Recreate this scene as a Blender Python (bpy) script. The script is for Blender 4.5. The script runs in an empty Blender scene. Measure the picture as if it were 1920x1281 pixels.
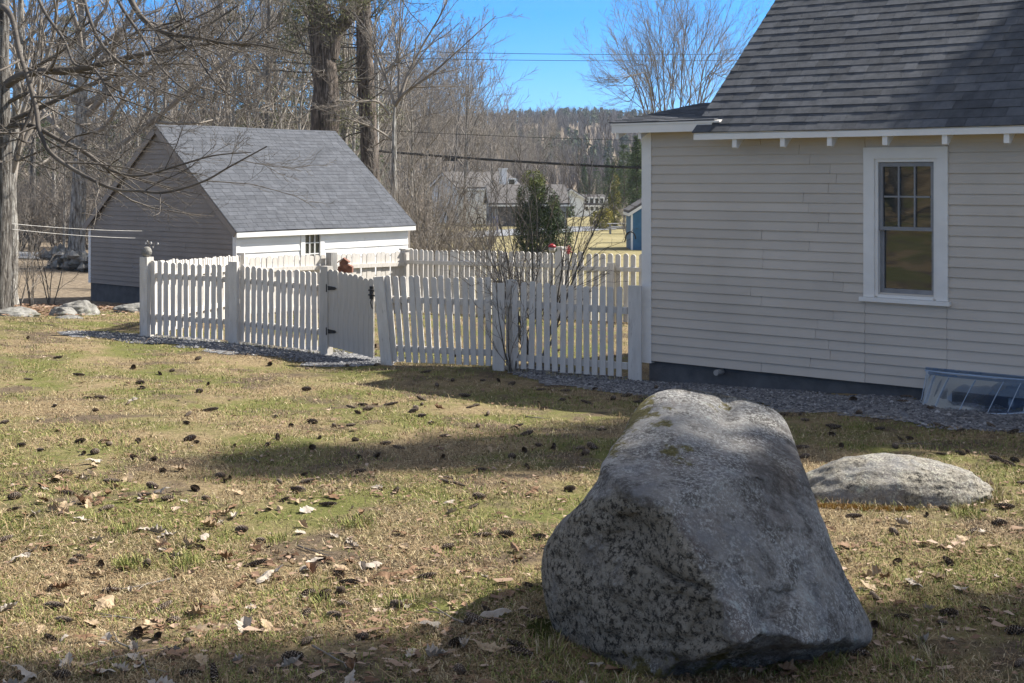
import bpy, math, random
import numpy as np
from mathutils import Vector, noise as mnoise

# ------------------------------------------------------------------ camera, sky, sun, exposure
sc = bpy.context.scene
COL = sc.collection
EYE, HZ, F, CX = 2.3, 333.0, 2560.0, 960.0       # eye height, horizon row, focal length in photo pixels
cam_d = bpy.data.cameras.new("camera"); cam = bpy.data.objects.new("camera", cam_d); COL.objects.link(cam)
cam.location = (0, 0, EYE); cam.rotation_euler = (math.radians(90), 0, 0)
cam_d.sensor_width = 36; cam_d.lens = F / 1920 * 36; cam_d.shift_y = -(640.5 - HZ) / 1920
cam_d.clip_start = 0.1; cam_d.clip_end = 4000
sc.camera = cam

SUN_EL, SUN_AZ = math.radians(43.5), math.atan2(.93, .36)     # azimuth measured clockwise from +Y
SDIR = np.array([math.sin(SUN_AZ) * math.cos(SUN_EL), math.cos(SUN_AZ) * math.cos(SUN_EL), math.sin(SUN_EL)])
w = bpy.data.worlds.new("World"); sc.world = w; w.use_nodes = True
nt = w.node_tree; bg = nt.nodes['Background']
sky = nt.nodes.new('ShaderNodeTexSky'); sky.sky_type = 'NISHITA'; sky.sun_disc = False
sky.sun_elevation = SUN_EL; sky.sun_rotation = SUN_AZ
sky.air_density = 1.0; sky.dust_density = 0.15; sky.ozone_density = 3.0; sky.altitude = 300
tc = nt.nodes.new('ShaderNodeTexCoord'); mp = nt.nodes.new('ShaderNodeMapping'); mp.vector_type = 'POINT'
mp.inputs['Location'].default_value = (0, 0, .10)
nt.links.new(tc.outputs['Generated'], mp.inputs['Vector']); nt.links.new(mp.outputs['Vector'], sky.inputs['Vector'])
hs = nt.nodes.new('ShaderNodeHueSaturation'); hs.inputs['Hue'].default_value = .507
sx = nt.nodes.new('ShaderNodeSeparateXYZ'); nt.links.new(tc.outputs['Generated'], sx.inputs[0])
mr = nt.nodes.new('ShaderNodeMapRange'); mr.inputs['From Min'].default_value = .12; mr.inputs['From Max'].default_value = .45
mr.inputs['To Min'].default_value = 1.5; mr.inputs['To Max'].default_value = .36      # sky desaturated overhead so walls are lit less blue; saturated low down
nt.links.new(sx.outputs['Z'], mr.inputs['Value']); nt.links.new(mr.outputs[0], hs.inputs['Saturation'])
nt.links.new(sky.outputs['Color'], hs.inputs['Color']); nt.links.new(hs.outputs['Color'], bg.inputs['Color'])
bg.inputs['Strength'].default_value = 0.10
sd = bpy.data.lights.new("sun", 'SUN'); sd.energy = 5.0; sd.angle = math.radians(.5); sd.color = (1, .955, .88)
so = bpy.data.objects.new("sun", sd); COL.objects.link(so)
so.rotation_euler = Vector(SDIR).to_track_quat('Z', 'Y').to_euler()
vs = sc.view_settings; vs.view_transform = 'Standard'; vs.look = 'None'; vs.exposure = 1.15; vs.gamma = 1

rng = np.random.default_rng(7); random.seed(7)

# ------------------------------------------------------------------ mesh helpers
class MB:
    """collects shapes, build() links them as ONE mesh object"""
    def __init__(s): s.v = []; s.f4 = []; s.f3 = []; s.t4 = []; s.t3 = []; s.n = 0; s.poly = []; s.tp = []
    def add(s, v, f, tone=.5):
        v = np.asarray(v, float).reshape(-1, 3); s.v.append(v)
        if isinstance(f, np.ndarray):
            if f.shape[1] == 4: s.f4.append(f + s.n); s.t4.append(np.broadcast_to(np.asarray(tone, float), (len(f),)))
            else: s.f3.append(f + s.n); s.t3.append(np.broadcast_to(np.asarray(tone, float), (len(f),)))
        else:
            for k in f:
                k = [i + s.n for i in k]
                if len(k) == 4: s.f4.append(np.array([k])); s.t4.append(np.array([tone]))
                elif len(k) == 3: s.f3.append(np.array([k])); s.t3.append(np.array([tone]))
                else: s.poly.append(k); s.tp.append(tone)
        s.n += len(v)
    def hexa(s, p, tone=.5):      # 8 points: bottom loop 0-3, top loop 4-7
        s.add(p, [(3, 2, 1, 0), (4, 5, 6, 7), (0, 1, 5, 4), (1, 2, 6, 5), (2, 3, 7, 6), (3, 0, 4, 7)], tone)
    def prism(s, loop_a, loop_b, tone=.5):
        n = len(loop_a); v = list(loop_a) + list(loop_b)
        f = [tuple(range(n))[::-1], tuple(range(n, 2 * n))] + [(i, (i + 1) % n, n + (i + 1) % n, n + i) for i in range(n)]
        s.add(v, f, tone)
    def box(s, c, sx, sy, sz, ang=0, tone=.5):   # c = centre of the bottom
        ca, sa = math.cos(ang), math.sin(ang); p = []
        for z in (0, sz):
            for x, y in ((-1, -1), (1, -1), (1, 1), (-1, 1)):
                X, Y = x * sx / 2, y * sy / 2
                p.append((c[0] + X * ca - Y * sa, c[1] + X * sa + Y * ca, c[2] + z))
        s.hexa(p, tone)
    def tube(s, pts, rad, sides=6, tone=.5, cap=True):
        pts = np.asarray(pts, float); n = len(pts); rad = np.broadcast_to(np.asarray(rad, float), (n,))
        d = np.gradient(pts, axis=0); d /= np.linalg.norm(d, axis=1)[:, None] + 1e-12
        ref = np.array([0, 0, 1.]) if abs(d[:, 2]).mean() < .8 else np.array([1., 0, 0])
        a = np.cross(d, ref); a /= np.linalg.norm(a, axis=1)[:, None] + 1e-12; b = np.cross(d, a)
        th = np.arange(sides) * 2 * math.pi / sides
        v = pts[:, None, :] + rad[:, None, None] * (a[:, None, :] * np.cos(th)[None, :, None] + b[:, None, :] * np.sin(th)[None, :, None])
        i = np.arange(n - 1)[:, None] * sides; j = np.arange(sides)[None, :]; j2 = (j + 1) % sides
        f = np.stack([i + j, i + j2, i + sides + j2, i + sides + j], -1).reshape(-1, 4)
        s.add(v.reshape(-1, 3), f, tone)
        if cap and sides > 3:
            s.poly.append([s.n - sides + k for k in range(sides)]); s.tp.append(tone)
    def lathe(s, c, prof, sides=12, tone=.5):
        c = np.asarray(c, float); th = np.arange(sides) * 2 * math.pi / sides
        v = np.array([[(c[0] + r * math.cos(t), c[1] + r * math.sin(t), c[2] + z) for t in th] for r, z in prof])
        n = len(prof); i = np.arange(n - 1)[:, None] * sides; j = np.arange(sides)[None, :]; j2 = (j + 1) % sides
        f = np.stack([i + j, i + j2, i + sides + j2, i + sides + j], -1).reshape(-1, 4)
        s.add(v.reshape(-1, 3), f, tone)
    def build(s, name, mat, parent=None, smooth=False, origin=None):
        v = np.concatenate(s.v) if s.v else np.zeros((0, 3))
        if parent is not None: o0 = np.array(parent['_o'][:])
        elif origin is not None: o0 = np.array(origin, float)
        else: o0 = np.array([v[:, 0].mean(), v[:, 1].mean(), v[:, 2].min()])
        me = mesh_from(name, v - o0, s.f4, s.f3, s.poly, s.t4, s.t3, s.tp, smooth)
        me.materials.append(mat)
        o = bpy.data.objects.new(name, me); COL.objects.link(o)
        if parent is not None: o.parent = parent
        else: o.location = o0
        o['_o'] = list(map(float, o0))
        return o

def mesh_from(name, v, f4=(), f3=(), poly=(), t4=(), t3=(), tp=(), smooth=False):
    f4 = np.concatenate(f4) if len(f4) else np.zeros((0, 4), int); f3 = np.concatenate(f3) if len(f3) else np.zeros((0, 3), int)
    t = np.concatenate([np.concatenate(t4) if len(t4) else [], np.concatenate(t3) if len(t3) else [], np.array(tp, float)])
    loops = np.concatenate([f4.ravel(), f3.ravel(), np.array([i for p in poly for i in p], int)]).astype(np.int32)
    tot = np.concatenate([np.full(len(f4), 4), np.full(len(f3), 3), np.array([len(p) for p in poly], int)]).astype(np.int32)
    start = np.concatenate([[0], np.cumsum(tot)[:-1]]).astype(np.int32) if len(tot) else np.zeros(0, np.int32)
    me = bpy.data.meshes.new(name)
    me.vertices.add(len(v)); me.vertices.foreach_set('co', np.ascontiguousarray(v, np.float32).ravel())
    me.loops.add(len(loops)); me.loops.foreach_set('vertex_index', loops)
    me.polygons.add(len(tot)); me.polygons.foreach_set('loop_start', start)
    me.polygons.foreach_set('use_smooth', np.full(len(tot), smooth, bool))
    if len(t): at = me.attributes.new('tone', 'FLOAT', 'FACE'); at.data.foreach_set('value', t.astype(np.float32))
    me.update(calc_edges=True); me.validate()
    return me

def tag(o, label=None, cat=None, group=None, kind=None):
    if label: o['label'] = label
    if cat: o['category'] = cat
    if group: o['group'] = group
    if kind: o['kind'] = kind
    return o
def thing(name, loc, label, cat, group=None):
    o = bpy.data.objects.new(name, None); COL.objects.link(o); o.location = loc; o.empty_display_size = .2
    o['_o'] = [float(x) for x in loc]
    return tag(o, label, cat, group)
def copy_tree(o, parent=None):
    c = o.copy(); COL.objects.link(c)
    if parent: c.parent = parent
    for ch in [x for x in bpy.data.objects if x.parent == o]: copy_tree(ch, c)
    return c

def at(px, py, Y):                 # a point of the photograph at the depth Y
    return np.array([(px - CX) / F * Y, Y, EYE - (py - HZ) / F * Y])
def sstep(a, b, x): t = np.clip((x - a) / (b - a), 0, 1); return t * t * (3 - 2 * t)
def vnoise(p, sc_=1., oct=4):
    p = np.asarray(p); return np.array([mnoise.fractal(Vector(q) * sc_, 1.0, 2.0, oct) for q in p])

# ------------------------------------------------------------------ materials
def new_mat(name):
    m = bpy.data.materials.new(name); m.use_nodes = True; t = m.node_tree
    return m, t, t.nodes['Principled BSDF']
def N(t, typ, **kw):
    n = t.nodes.new(typ)
    for k, v in kw.items():
        if k.startswith('i_'):
            key = k[2:]; n.inputs[int(key) if key.isdigit() else key].default_value = v
        else: setattr(n, k, v)
    return n
def ramp(t, stops):
    r = t.nodes.new('ShaderNodeValToRGB'); e = r.color_ramp.elements
    while len(e) < len(stops): e.new(.5)
    for k, (p, c) in enumerate(stops): e[k].position = p; e[k].color = (*c, 1)
    return r
def mixc(t, fac, a, b, mode='MIX'):
    m = t.nodes.new('ShaderNodeMix'); m.data_type = 'RGBA'; m.blend_type = mode
    for s_, v in ((m.inputs[0], fac), (m.inputs[6], a), (m.inputs[7], b)):
        if hasattr(v, 'is_output'): t.links.new(v, s_)
        elif isinstance(v, tuple): s_.default_value = (*v, 1)
        else: s_.default_value = v
    return m.outputs[2]
def noisy(name, stops, scale=4., detail=6., rough=.8, bump=.0, bscale=40., tone=None, stretch=(1, 1, 1), spec=.3, dirt=None, dist=.02):
    """noise-driven colour; tone = (dark, light) multipliers over the per-face tone; dirt = (colour, scale, threshold, width)"""
    m, t, b = new_mat(name); L = t.links.new
    co = N(t, 'ShaderNodeTexCoord'); mpg = N(t, 'ShaderNodeMapping'); mpg.inputs['Scale'].default_value = stretch
    L(co.outputs['Object'], mpg.inputs['Vector'])
    n1 = N(t, 'ShaderNodeTexNoise', i_Scale=scale, i_Detail=detail, i_Roughness=.6); L(mpg.outputs[0], n1.inputs['Vector'])
    r = ramp(t, stops); L(n1.outputs['Fac'], r.inputs[0]); c = r.outputs[0]
    if dirt:
        n2 = N(t, 'ShaderNodeTexNoise', i_Scale=dirt[1], i_Detail=8., i_Roughness=.7); L(mpg.outputs[0], n2.inputs['Vector'])
        r2 = ramp(t, [(dirt[2], (0, 0, 0)), (dirt[2] + dirt[3], (1, 1, 1))]); L(n2.outputs['Fac'], r2.inputs[0])
        c = mixc(t, r2.outputs[0], c, dirt[0])
    if tone:
        a = N(t, 'ShaderNodeAttribute', attribute_name='tone'); r3 = ramp(t, [(0, (tone[0],) * 3), (1, (tone[1],) * 3)])
        L(a.outputs['Fac'], r3.inputs[0]); c = mixc(t, 1., c, r3.outputs[0], 'MULTIPLY')
    L(c, b.inputs['Base Color']); b.inputs['Roughness'].default_value = rough; b.inputs['Specular IOR Level'].default_value = spec
    if bump:
        n3 = N(t, 'ShaderNodeTexNoise', i_Scale=bscale, i_Detail=5., i_Roughness=.65); L(mpg.outputs[0], n3.inputs['Vector'])
        bp = N(t, 'ShaderNodeBump', i_Strength=bump, i_Distance=dist); L(n3.outputs['Fac'], bp.inputs['Height']); L(bp.outputs[0], b.inputs['Normal'])
    return m
def tone_mat(name, stops, rough=.8, spec=.2, trans=0.):
    m, t, b = new_mat(name); a = N(t, 'ShaderNodeAttribute', attribute_name='tone'); r = ramp(t, stops)
    t.links.new(a.outputs['Fac'], r.inputs[0]); t.links.new(r.outputs[0], b.inputs['Base Color'])
    b.inputs['Roughness'].default_value = rough; b.inputs['Specular IOR Level'].default_value = spec
    return m

M = {}
M['siding'] = noisy('siding_paint', [(.3, (.49, .432, .362)), (.7, (.56, .497, .42))], 1.3, 8, .6, .12, 60, tone=(.93, 1.05), dirt=((.45, .41, .36), 5, .66, .14))
M['trim'] = noisy('trim_paint', [(.3, (.70, .67, .62)), (.7, (.78, .75, .70))], 3, 6, .55, .08, 50, dirt=((.5, .46, .4), 9, .68, .1))
M['shedside'] = noisy('shed_paint', [(.3, (.70, .69, .67)), (.7, (.80, .79, .77))], 1.5, 6, .65, .1, 40, tone=(.93, 1.04))
M['shedgable'] = noisy('gable_shade_paint', [(.3, (.225, .195, .168)), (.7, (.275, .24, .21))], 1.5, 6, .65, .1, 40, tone=(.93, 1.04))  # gable's shade put into its colour, darker than the sunlit long wall
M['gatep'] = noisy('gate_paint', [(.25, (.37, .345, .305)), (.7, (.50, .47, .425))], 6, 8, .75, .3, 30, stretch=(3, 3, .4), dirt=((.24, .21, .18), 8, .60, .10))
M['found'] = noisy('foundation_paint', [(.3, (.075, .076, .080)), (.7, (.125, .126, .13))], 5, 8, .85, .4, 30, dirt=((.2, .19, .17), 4, .66, .12))
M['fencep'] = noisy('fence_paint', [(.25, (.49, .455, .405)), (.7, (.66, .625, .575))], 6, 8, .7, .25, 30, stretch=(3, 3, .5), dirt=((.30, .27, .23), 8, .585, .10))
M['roofdark'] = noisy('charcoal_shingle', [(.3, (.068, .072, .080)), (.7, (.112, .117, .127))], 9, 10, .9, .6, 220, tone=(.74, 1.24), spec=.2)
M['roofgrey'] = noisy('grey_shingle', [(.3, (.072, .077, .088)), (.7, (.108, .113, .126))], 6, 10, .9, .5, 200, tone=(.84, 1.14), spec=.2)
M['bark'] = noisy('grey_bark', [(.36, (.045, .038, .032)), (.48, (.15, .132, .112)), (.62, (.33, .31, .28))], 11, 10, .9, 1., 13, stretch=(2.4, 2.4, .30), dist=.12)
M['palebark'] = noisy('pale_bark', [(.36, (.09, .078, .066)), (.5, (.26, .24, .21)), (.64, (.46, .44, .40))], 9, 10, .9, .9, 13, stretch=(2, 2, .4), dist=.08)
M['pinebark'] = noisy('pine_bark', [(.36, (.03, .024, .02)), (.5, (.10, .078, .062)), (.64, (.22, .18, .15))], 6, 8, .95, 1., 10, stretch=(2.5, 2.5, .4), dist=.07)
M['twig'] = noisy('bare_twig', [(.3, (.15, .125, .10)), (.7, (.30, .265, .225))], 1.2, 3, .85)
M['twigdark'] = noisy('dark_twig', [(.3, (.055, .046, .038)), (.7, (.15, .13, .11))], 1.2, 3, .85)
M['needle'] = tone_mat('pine_needle', [(0, (.018, .035, .012)), (.5, (.055, .085, .025)), (1, (.12, .15, .04))], .7)
M['needledry'] = tone_mat('sparse_needle', [(0, (.05, .055, .02)), (.5, (.11, .12, .045)), (1, (.19, .18, .08))], .7)
M['evergreen'] = tone_mat('evergreen_leaf', [(0, (.015, .028, .012)), (.5, (.045, .07, .022)), (.8, (.11, .13, .03)), (1, (.20, .20, .05))], .65)
M['golden'] = tone_mat('golden_leaf', [(0, (.08, .09, .02)), (.5, (.22, .20, .04)), (1, (.42, .33, .07))], .7)
M['white'] = noisy('white_paint', [(.3, (.76, .75, .72)), (.7, (.84, .83, .80))], 3, 4, .6)
M['farroof'] = noisy('far_roof', [(.3, (.085, .08, .078)), (.7, (.135, .125, .12))], 2, 6, .9)
M['blue'] = noisy('blue_paint', [(.3, (.035, .12, .22)), (.7, (.055, .16, .28))], 3, 4, .6)
M['bluesign'] = noisy('sign_blue', [(.3, (.03, .075, .24)), (.7, (.04, .10, .30))], 3, 4, .5)
M['iron'] = noisy('black_iron', [(.3, (.010, .010, .011)), (.7, (.03, .028, .026))], 20, 4, .5, .2, 60)
M['cable'] = noisy('cable_rubber', [(.3, (.012, .012, .013)), (.7, (.025, .025, .026))], 4, 2, .6)
M['cord'] = noisy('white_cord', [(.3, (.42, .40, .37)), (.7, (.58, .56, .52))], 4, 2, .8)
M['red'] = noisy('red_enamel', [(.3, (.28, .012, .02)), (.7, (.36, .03, .035))], 4, 2, .4)
M['terra'] = noisy('red_brown_wood', [(.3, (.11, .045, .03)), (.7, (.27, .13, .085))], 14, 5, .8, .4, 40)
M['greywood'] = noisy('weathered_wood', [(.3, (.20, .19, .18)), (.7, (.38, .37, .35))], 6, 8, .85, .4, 30, stretch=(2, 2, .4))
M['stone'] = noisy('field_stone', [(.3, (.11, .105, .09)), (.5, (.21, .20, .18)), (.72, (.34, .33, .30))], 5, 12, .9, .8, 25, dirt=((.13, .14, .05), 3, .6, .1))
M['darkvoid'] = noisy('dark_interior', [(.3, (.012, .012, .012)), (.7, (.02, .02, .02))], 4, 2, .9)
def glass_mat(name, base, rough=.04, spec=.8, ior=1.6):
    m, t, b = new_mat(name); co = N(t, 'ShaderNodeTexCoord')
    n = N(t, 'ShaderNodeTexNoise', i_Scale=1.2, i_Detail=2.); t.links.new(co.outputs['Object'], n.inputs['Vector'])
    bp = N(t, 'ShaderNodeBump', i_Strength=.05, i_Distance=.1); t.links.new(n.outputs['Fac'], bp.inputs['Height']); t.links.new(bp.outputs[0], b.inputs['Normal'])
    b.inputs['Base Color'].default_value = (*base, 1); b.inputs['Roughness'].default_value = rough
    b.inputs['Specular IOR Level'].default_value = spec; b.inputs['IOR'].default_value = ior
    return m
M['glass'] = glass_mat('window_glass', (.030, .034, .036), .02, .65, 1.65)
M['sash'] = noisy('grey_sash', [(.3, (.20, .20, .205)), (.7, (.27, .27, .275))], 6, 4, .5)
def plastic():
    m, t, b = new_mat('blue_clear_plastic'); L = t.links.new
    out = t.nodes['Material Output']
    tr = N(t, 'ShaderNodeBsdfTransparent'); tr.inputs['Color'].default_value = (.66, .77, .90, 1)
    gl = N(t, 'ShaderNodeBsdfGlossy', i_Roughness=.25); gl.inputs['Color'].default_value = (.8, .9, 1, 1)
    df = N(t, 'ShaderNodeBsdfTranslucent'); df.inputs['Color'].default_value = (.30, .46, .72, 1)
    co = N(t, 'ShaderNodeTexCoord'); n = N(t, 'ShaderNodeTexNoise', i_Scale=5., i_Detail=6.); L(co.outputs['Object'], n.inputs['Vector'])
    r = ramp(t, [(.4, (.28,) * 3), (.7, (.48,) * 3)]); L(n.outputs['Fac'], r.inputs[0])
    m1 = N(t, 'ShaderNodeMixShader'); L(r.outputs[0], m1.inputs[0]); L(tr.outputs[0], m1.inputs[1]); L(df.outputs[0], m1.inputs[2])
    fr = N(t, 'ShaderNodeFresnel', i_IOR=1.22); m2 = N(t, 'ShaderNodeMixShader'); L(fr.outputs[0], m2.inputs[0]); L(m1.outputs[0], m2.inputs[1]); L(gl.outputs[0], m2.inputs[2])
    L(m2.outputs[0], out.inputs['Surface']); t.nodes.remove(b)
    return m
M['plastic'] = plastic()
M['rib'] = noisy('pale_plastic_edge', [(.3, (.26, .33, .42)), (.7, (.40, .48, .58))], 6, 4, .3)

# ------------------------------------------------------------------ terrain
_cp = [at(1205, 713, 16.1), at(1725, 748, 13.9), at(1920, 788, 12.6), at(935, 693, 16.6), at(722, 683, 17.), at(617, 665, 17.8),
       at(440, 643, 18.5), at(275, 632, 19.2), at(140, 585, 27), at(20, 595, 24), at(165, 562, 33.9), at(270, 575, 31)]
_cp += [np.array(q) for q in ((0, 5.4, .28), (1.3, 5.3, .24), (-2.2, 5.4, .32), (0, 2, .5), (-5, 4, .45), (5, 4, .42), (0, 10.3, .16),
        (3.5, 9, .2), (-4, 11, .22), (-8, 12, .3), (-8, 20, .2), (-5.2, 26, -.25), (-1.9, 24, -.15), (-2.2, 27.4, -.42), (2.4, 23.6, -.22), (2.2, 19.5, -.05), (0, 30, -.6), (6, 30, -.7),
        (-13, 42, -.75), (-18, 55, -1.0), (6.5, 75, -1.7), (-20, 75, -1.5), (0, 50, -1.15), (20, 50, -1.2), (10, 14, .1), (14, 24, 0),
        (0, -5, 1.3), (-14, 4, 1.2), (-20, -4, 3.0), (-26, 8, 2.6), (-30, 25, .6), (8, -5, 1.1), (0, -20, 3.5), (-34, 60, -.6))]
_cp = np.array(_cp)
def _k(d2): return np.sqrt(d2 + 1.0)
_A = _k(((_cp[:, None, :2] - _cp[None, :, :2]) ** 2).sum(-1)); _n = len(_cp)
_P = np.c_[np.ones(_n), _cp[:, :2]]
_S = np.block([[_A + np.eye(_n) * 1e-3, _P], [_P.T, np.zeros((3, 3))]])
_c = np.linalg.solve(_S, np.r_[_cp[:, 2], 0, 0, 0])
def ground_z(x, y):
    x = np.atleast_1d(np.asarray(x, float)); y = np.atleast_1d(np.asarray(y, float))
    xs = np.clip(x, -42, 34); ys = np.clip(y, -25, 75)
    d2 = (xs[:, None] - _cp[None, :, 0]) ** 2 + (ys[:, None] - _cp[None, :, 1]) ** 2
    near = _k(d2) @ _c[:_n] + _c[_n] + _c[_n + 1] * xs + _c[_n + 2] * ys
    far = -1.6 - (y - 75) * .0092
    hill = 34 * sstep(215, 720, y + .06 * x) * (1 + .10 * np.sin(x * .011 + 2.2) + .05 * np.sin(x * .031)) + .006 * np.clip(y - 700, 0, 900)
    return near + (far - near) * sstep(66, 105, y) + hill
def gz(x, y): return float(ground_z(x, y)[0])
def ground_hit(px, py):
    ys = np.linspace(3.5, 80, 3000); xs = (px - CX) / F * ys; zr = EYE - (py - HZ) / F * ys
    g = ground_z(xs, ys); k = np.argmax(g >= zr)
    return np.array([xs[k], ys[k], g[k]])

def warp(a, b, n, dense):        # grid lines, dense near the yard
    t = np.linspace(-1, 1, n); s = np.sign(t) * (np.abs(t) * dense + (1 - dense) * np.abs(t) ** 5)
    return (a + b) / 2 + s * (b - a) / 2
gx = np.r_[-700, np.linspace(-600, -60, 50), np.linspace(-58, -14, 40), np.linspace(-13.6, 13, 190), np.linspace(14, 60, 36), np.linspace(64, 600, 50), 700]
gy = np.r_[-400, -200, -100, -60, np.linspace(-40, 2, 24), np.linspace(2.4, 34, 215), np.linspace(35, 110, 60), np.linspace(114, 900, 90), 950]
GX, GY = np.meshgrid(gx, gy); fx, fy = GX.ravel(), GY.ravel()
gzv = ground_z(fx, fy)
nearm = np.exp(-((fy - 14) / 30) ** 2)
gzv = gzv + .02 * nearm * (np.sin(fx * 2.1 + 1.3 * np.sin(fy * 1.7)) * np.sin(fy * 1.9 + fx * .6)) + .008 * nearm * np.sin(fx * 5.3 + 2 * np.sin(fy * 4.1)) * np.sin(fy * 6.1)
def in_poly(x, y, poly):
    ins = np.zeros(len(x), bool); n = len(poly)
    for i in range(n):
        (x1, y1), (x2, y2) = poly[i], poly[(i + 1) % n]
        c = ((y1 > y) != (y2 > y)) & (x < (x2 - x1) * (y - y1) / (y2 - y1 + 1e-12) + x1); ins ^= c
    return ins
nX, nY = len(gx), len(gy)
i0 = (np.arange(nY - 1)[:, None] * nX + np.arange(nX - 1)[None, :]).ravel()
gf = np.stack([i0, i0 + 1, i0 + 1 + nX, i0 + nX], -1)
def ground_mat():
    m, t, b = new_mat('lawn_soil'); L = t.links.new
    co = N(t, 'ShaderNodeTexCoord')
    def nz(s, d=6., r=.6):
        n = N(t, 'ShaderNodeTexNoise', i_Scale=s, i_Detail=d, i_Roughness=r); L(co.outputs['Object'], n.inputs['Vector']); return n.outputs['Fac']
    fine = ramp(t, [(.3, (.10, .075, .045)), (.5, (.24, .18, .10)), (.7, (.42, .33, .19))]); L(nz(28., 10., .75), fine.inputs[0])
    green = ramp(t, [(.3, (.07, .075, .022)), (.6, (.17, .17, .055)), (.75, (.28, .26, .10))]); L(nz(34., 10., .75), green.inputs[0])
    gm = ramp(t, [(.44, (0, 0, 0)), (.56, (1, 1, 1))]); L(nz(.75, 7., .65), gm.inputs[0])
    c = mixc(t, gm.outputs[0], fine.outputs[0], green.outputs[0])
    dirt = ramp(t, [(.3, (.055, .042, .030)), (.55, (.14, .105, .07)), (.75, (.26, .20, .14))]); L(nz(30., 10., .75), dirt.inputs[0])
    dm = ramp(t, [(.52, (0, 0, 0)), (.62, (1, 1, 1))]); L(nz(1.3, 6., .6), dm.inputs[0])
    c = mixc(t, dm.outputs[0], c, dirt.outputs[0])
    za = N(t, 'ShaderNodeAttribute', attribute_name='zone')
    field = ramp(t, [(.3, (.16, .14, .065)), (.5, (.24, .205, .105)), (.7, (.31, .265, .145))]); L(nz(.35, 8., .6), field.inputs[0])
    wood = ramp(t, [(.35, (.09, .07, .05)), (.5, (.19, .15, .105)), (.65, (.32, .26, .19))]); L(nz(7., 10., .75), wood.inputs[0])
    z1 = ramp(t, [(.2, (0, 0, 0)), (.4, (1, 1, 1))]); L(za.outputs['Fac'], z1.inputs[0])
    z2 = ramp(t, [(.6, (0, 0, 0)), (.8, (1, 1, 1))]); L(za.outputs['Fac'], z2.inputs[0])
    c = mixc(t, z1.outputs[0], c, field.outputs[0]); c = mixc(t, z2.outputs[0], c, wood.outputs[0])
    L(c, b.inputs['Base Color']); b.inputs['Roughness'].default_value = .95; b.inputs['Specular IOR Level'].default_value = .1
    bp = N(t, 'ShaderNodeBump', i_Strength=.8, i_Distance=.03); L(nz(45., 6., .7), bp.inputs['Height']); L(bp.outputs[0], b.inputs['Normal'])
    return m
me = mesh_from('ground', np.c_[fx, fy, gzv], [gf], smooth=True); me.materials.append(ground_mat())
zone = np.clip(sstep(26, 40, fy) * .5 + .5 * sstep(185, 230, fy), 0, 1)
zone = np.where((fx < -7.5) & (fy > 28) & (fy < 230), np.maximum(zone, .5 + .5 * sstep(-7.5, -10, fx) * (fy > 30)), zone)
att = me.attributes.new('zone', 'FLOAT', 'POINT'); att.data.foreach_set('value', zone.astype(np.float32))
g = bpy.data.objects.new('ground', me); COL.objects.link(g); g['kind'] = 'structure'
_gyi = gy; _gzg = gzv.reshape(nY, nX)
def surf_z(x, y):                 # height of the ground mesh itself
    x = np.atleast_1d(np.asarray(x, float)); y = np.atleast_1d(np.asarray(y, float))
    i = np.clip(np.searchsorted(gx, x) - 1, 0, nX - 2); j = np.clip(np.searchsorted(gy, y) - 1, 0, nY - 2)
    u = (x - gx[i]) / (gx[i + 1] - gx[i]); v_ = (y - gy[j]) / (gy[j + 1] - gy[j])
    return (_gzg[j, i] * (1 - u) * (1 - v_) + _gzg[j, i + 1] * u * (1 - v_) + _gzg[j + 1, i] * (1 - u) * v_ + _gzg[j + 1, i + 1] * u * v_)
def sz(x, y): return float(surf_z(x, y)[0])

def sheet(name, poly, step, lift, mat, jitter=0.):
    """a sheet draped over the ground inside a polygon of (x, y)"""
    P_ = np.array(poly, float); x0, y0 = P_.min(0); x1, y1 = P_.max(0)
    xs = np.arange(x0, x1 + step, step); ys = np.arange(y0, y1 + step, step)
    X, Y = np.meshgrid(xs, ys); X = X.ravel(); Y = Y.ravel()
    i = (np.arange(len(ys) - 1)[:, None] * len(xs) + np.arange(len(xs) - 1)[None, :]).ravel()
    f = np.stack([i, i + 1, i + 1 + len(xs), i + len(xs)], -1)
    cxs, cys = X[f].mean(1), Y[f].mean(1)
    jn = jitter * np.array([mnoise.noise(Vector((a * 1.7, b_ * 1.7, 0))) for a, b_ in zip(cxs, cys)]) if jitter else 0
    keep = in_poly(cxs + jn, cys + jn, P_); f = f[keep]
    used = np.unique(f); mp_ = np.zeros(len(X), int); mp_[used] = np.arange(len(used))
    v = np.c_[X[used], Y[used], surf_z(X[used], Y[used]) + lift]
    mm = mesh_from(name, v, [mp_[f]], smooth=True); mm.materials.append(mat)
    o = bpy.data.objects.new(name, mm); COL.objects.link(o); return o

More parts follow.
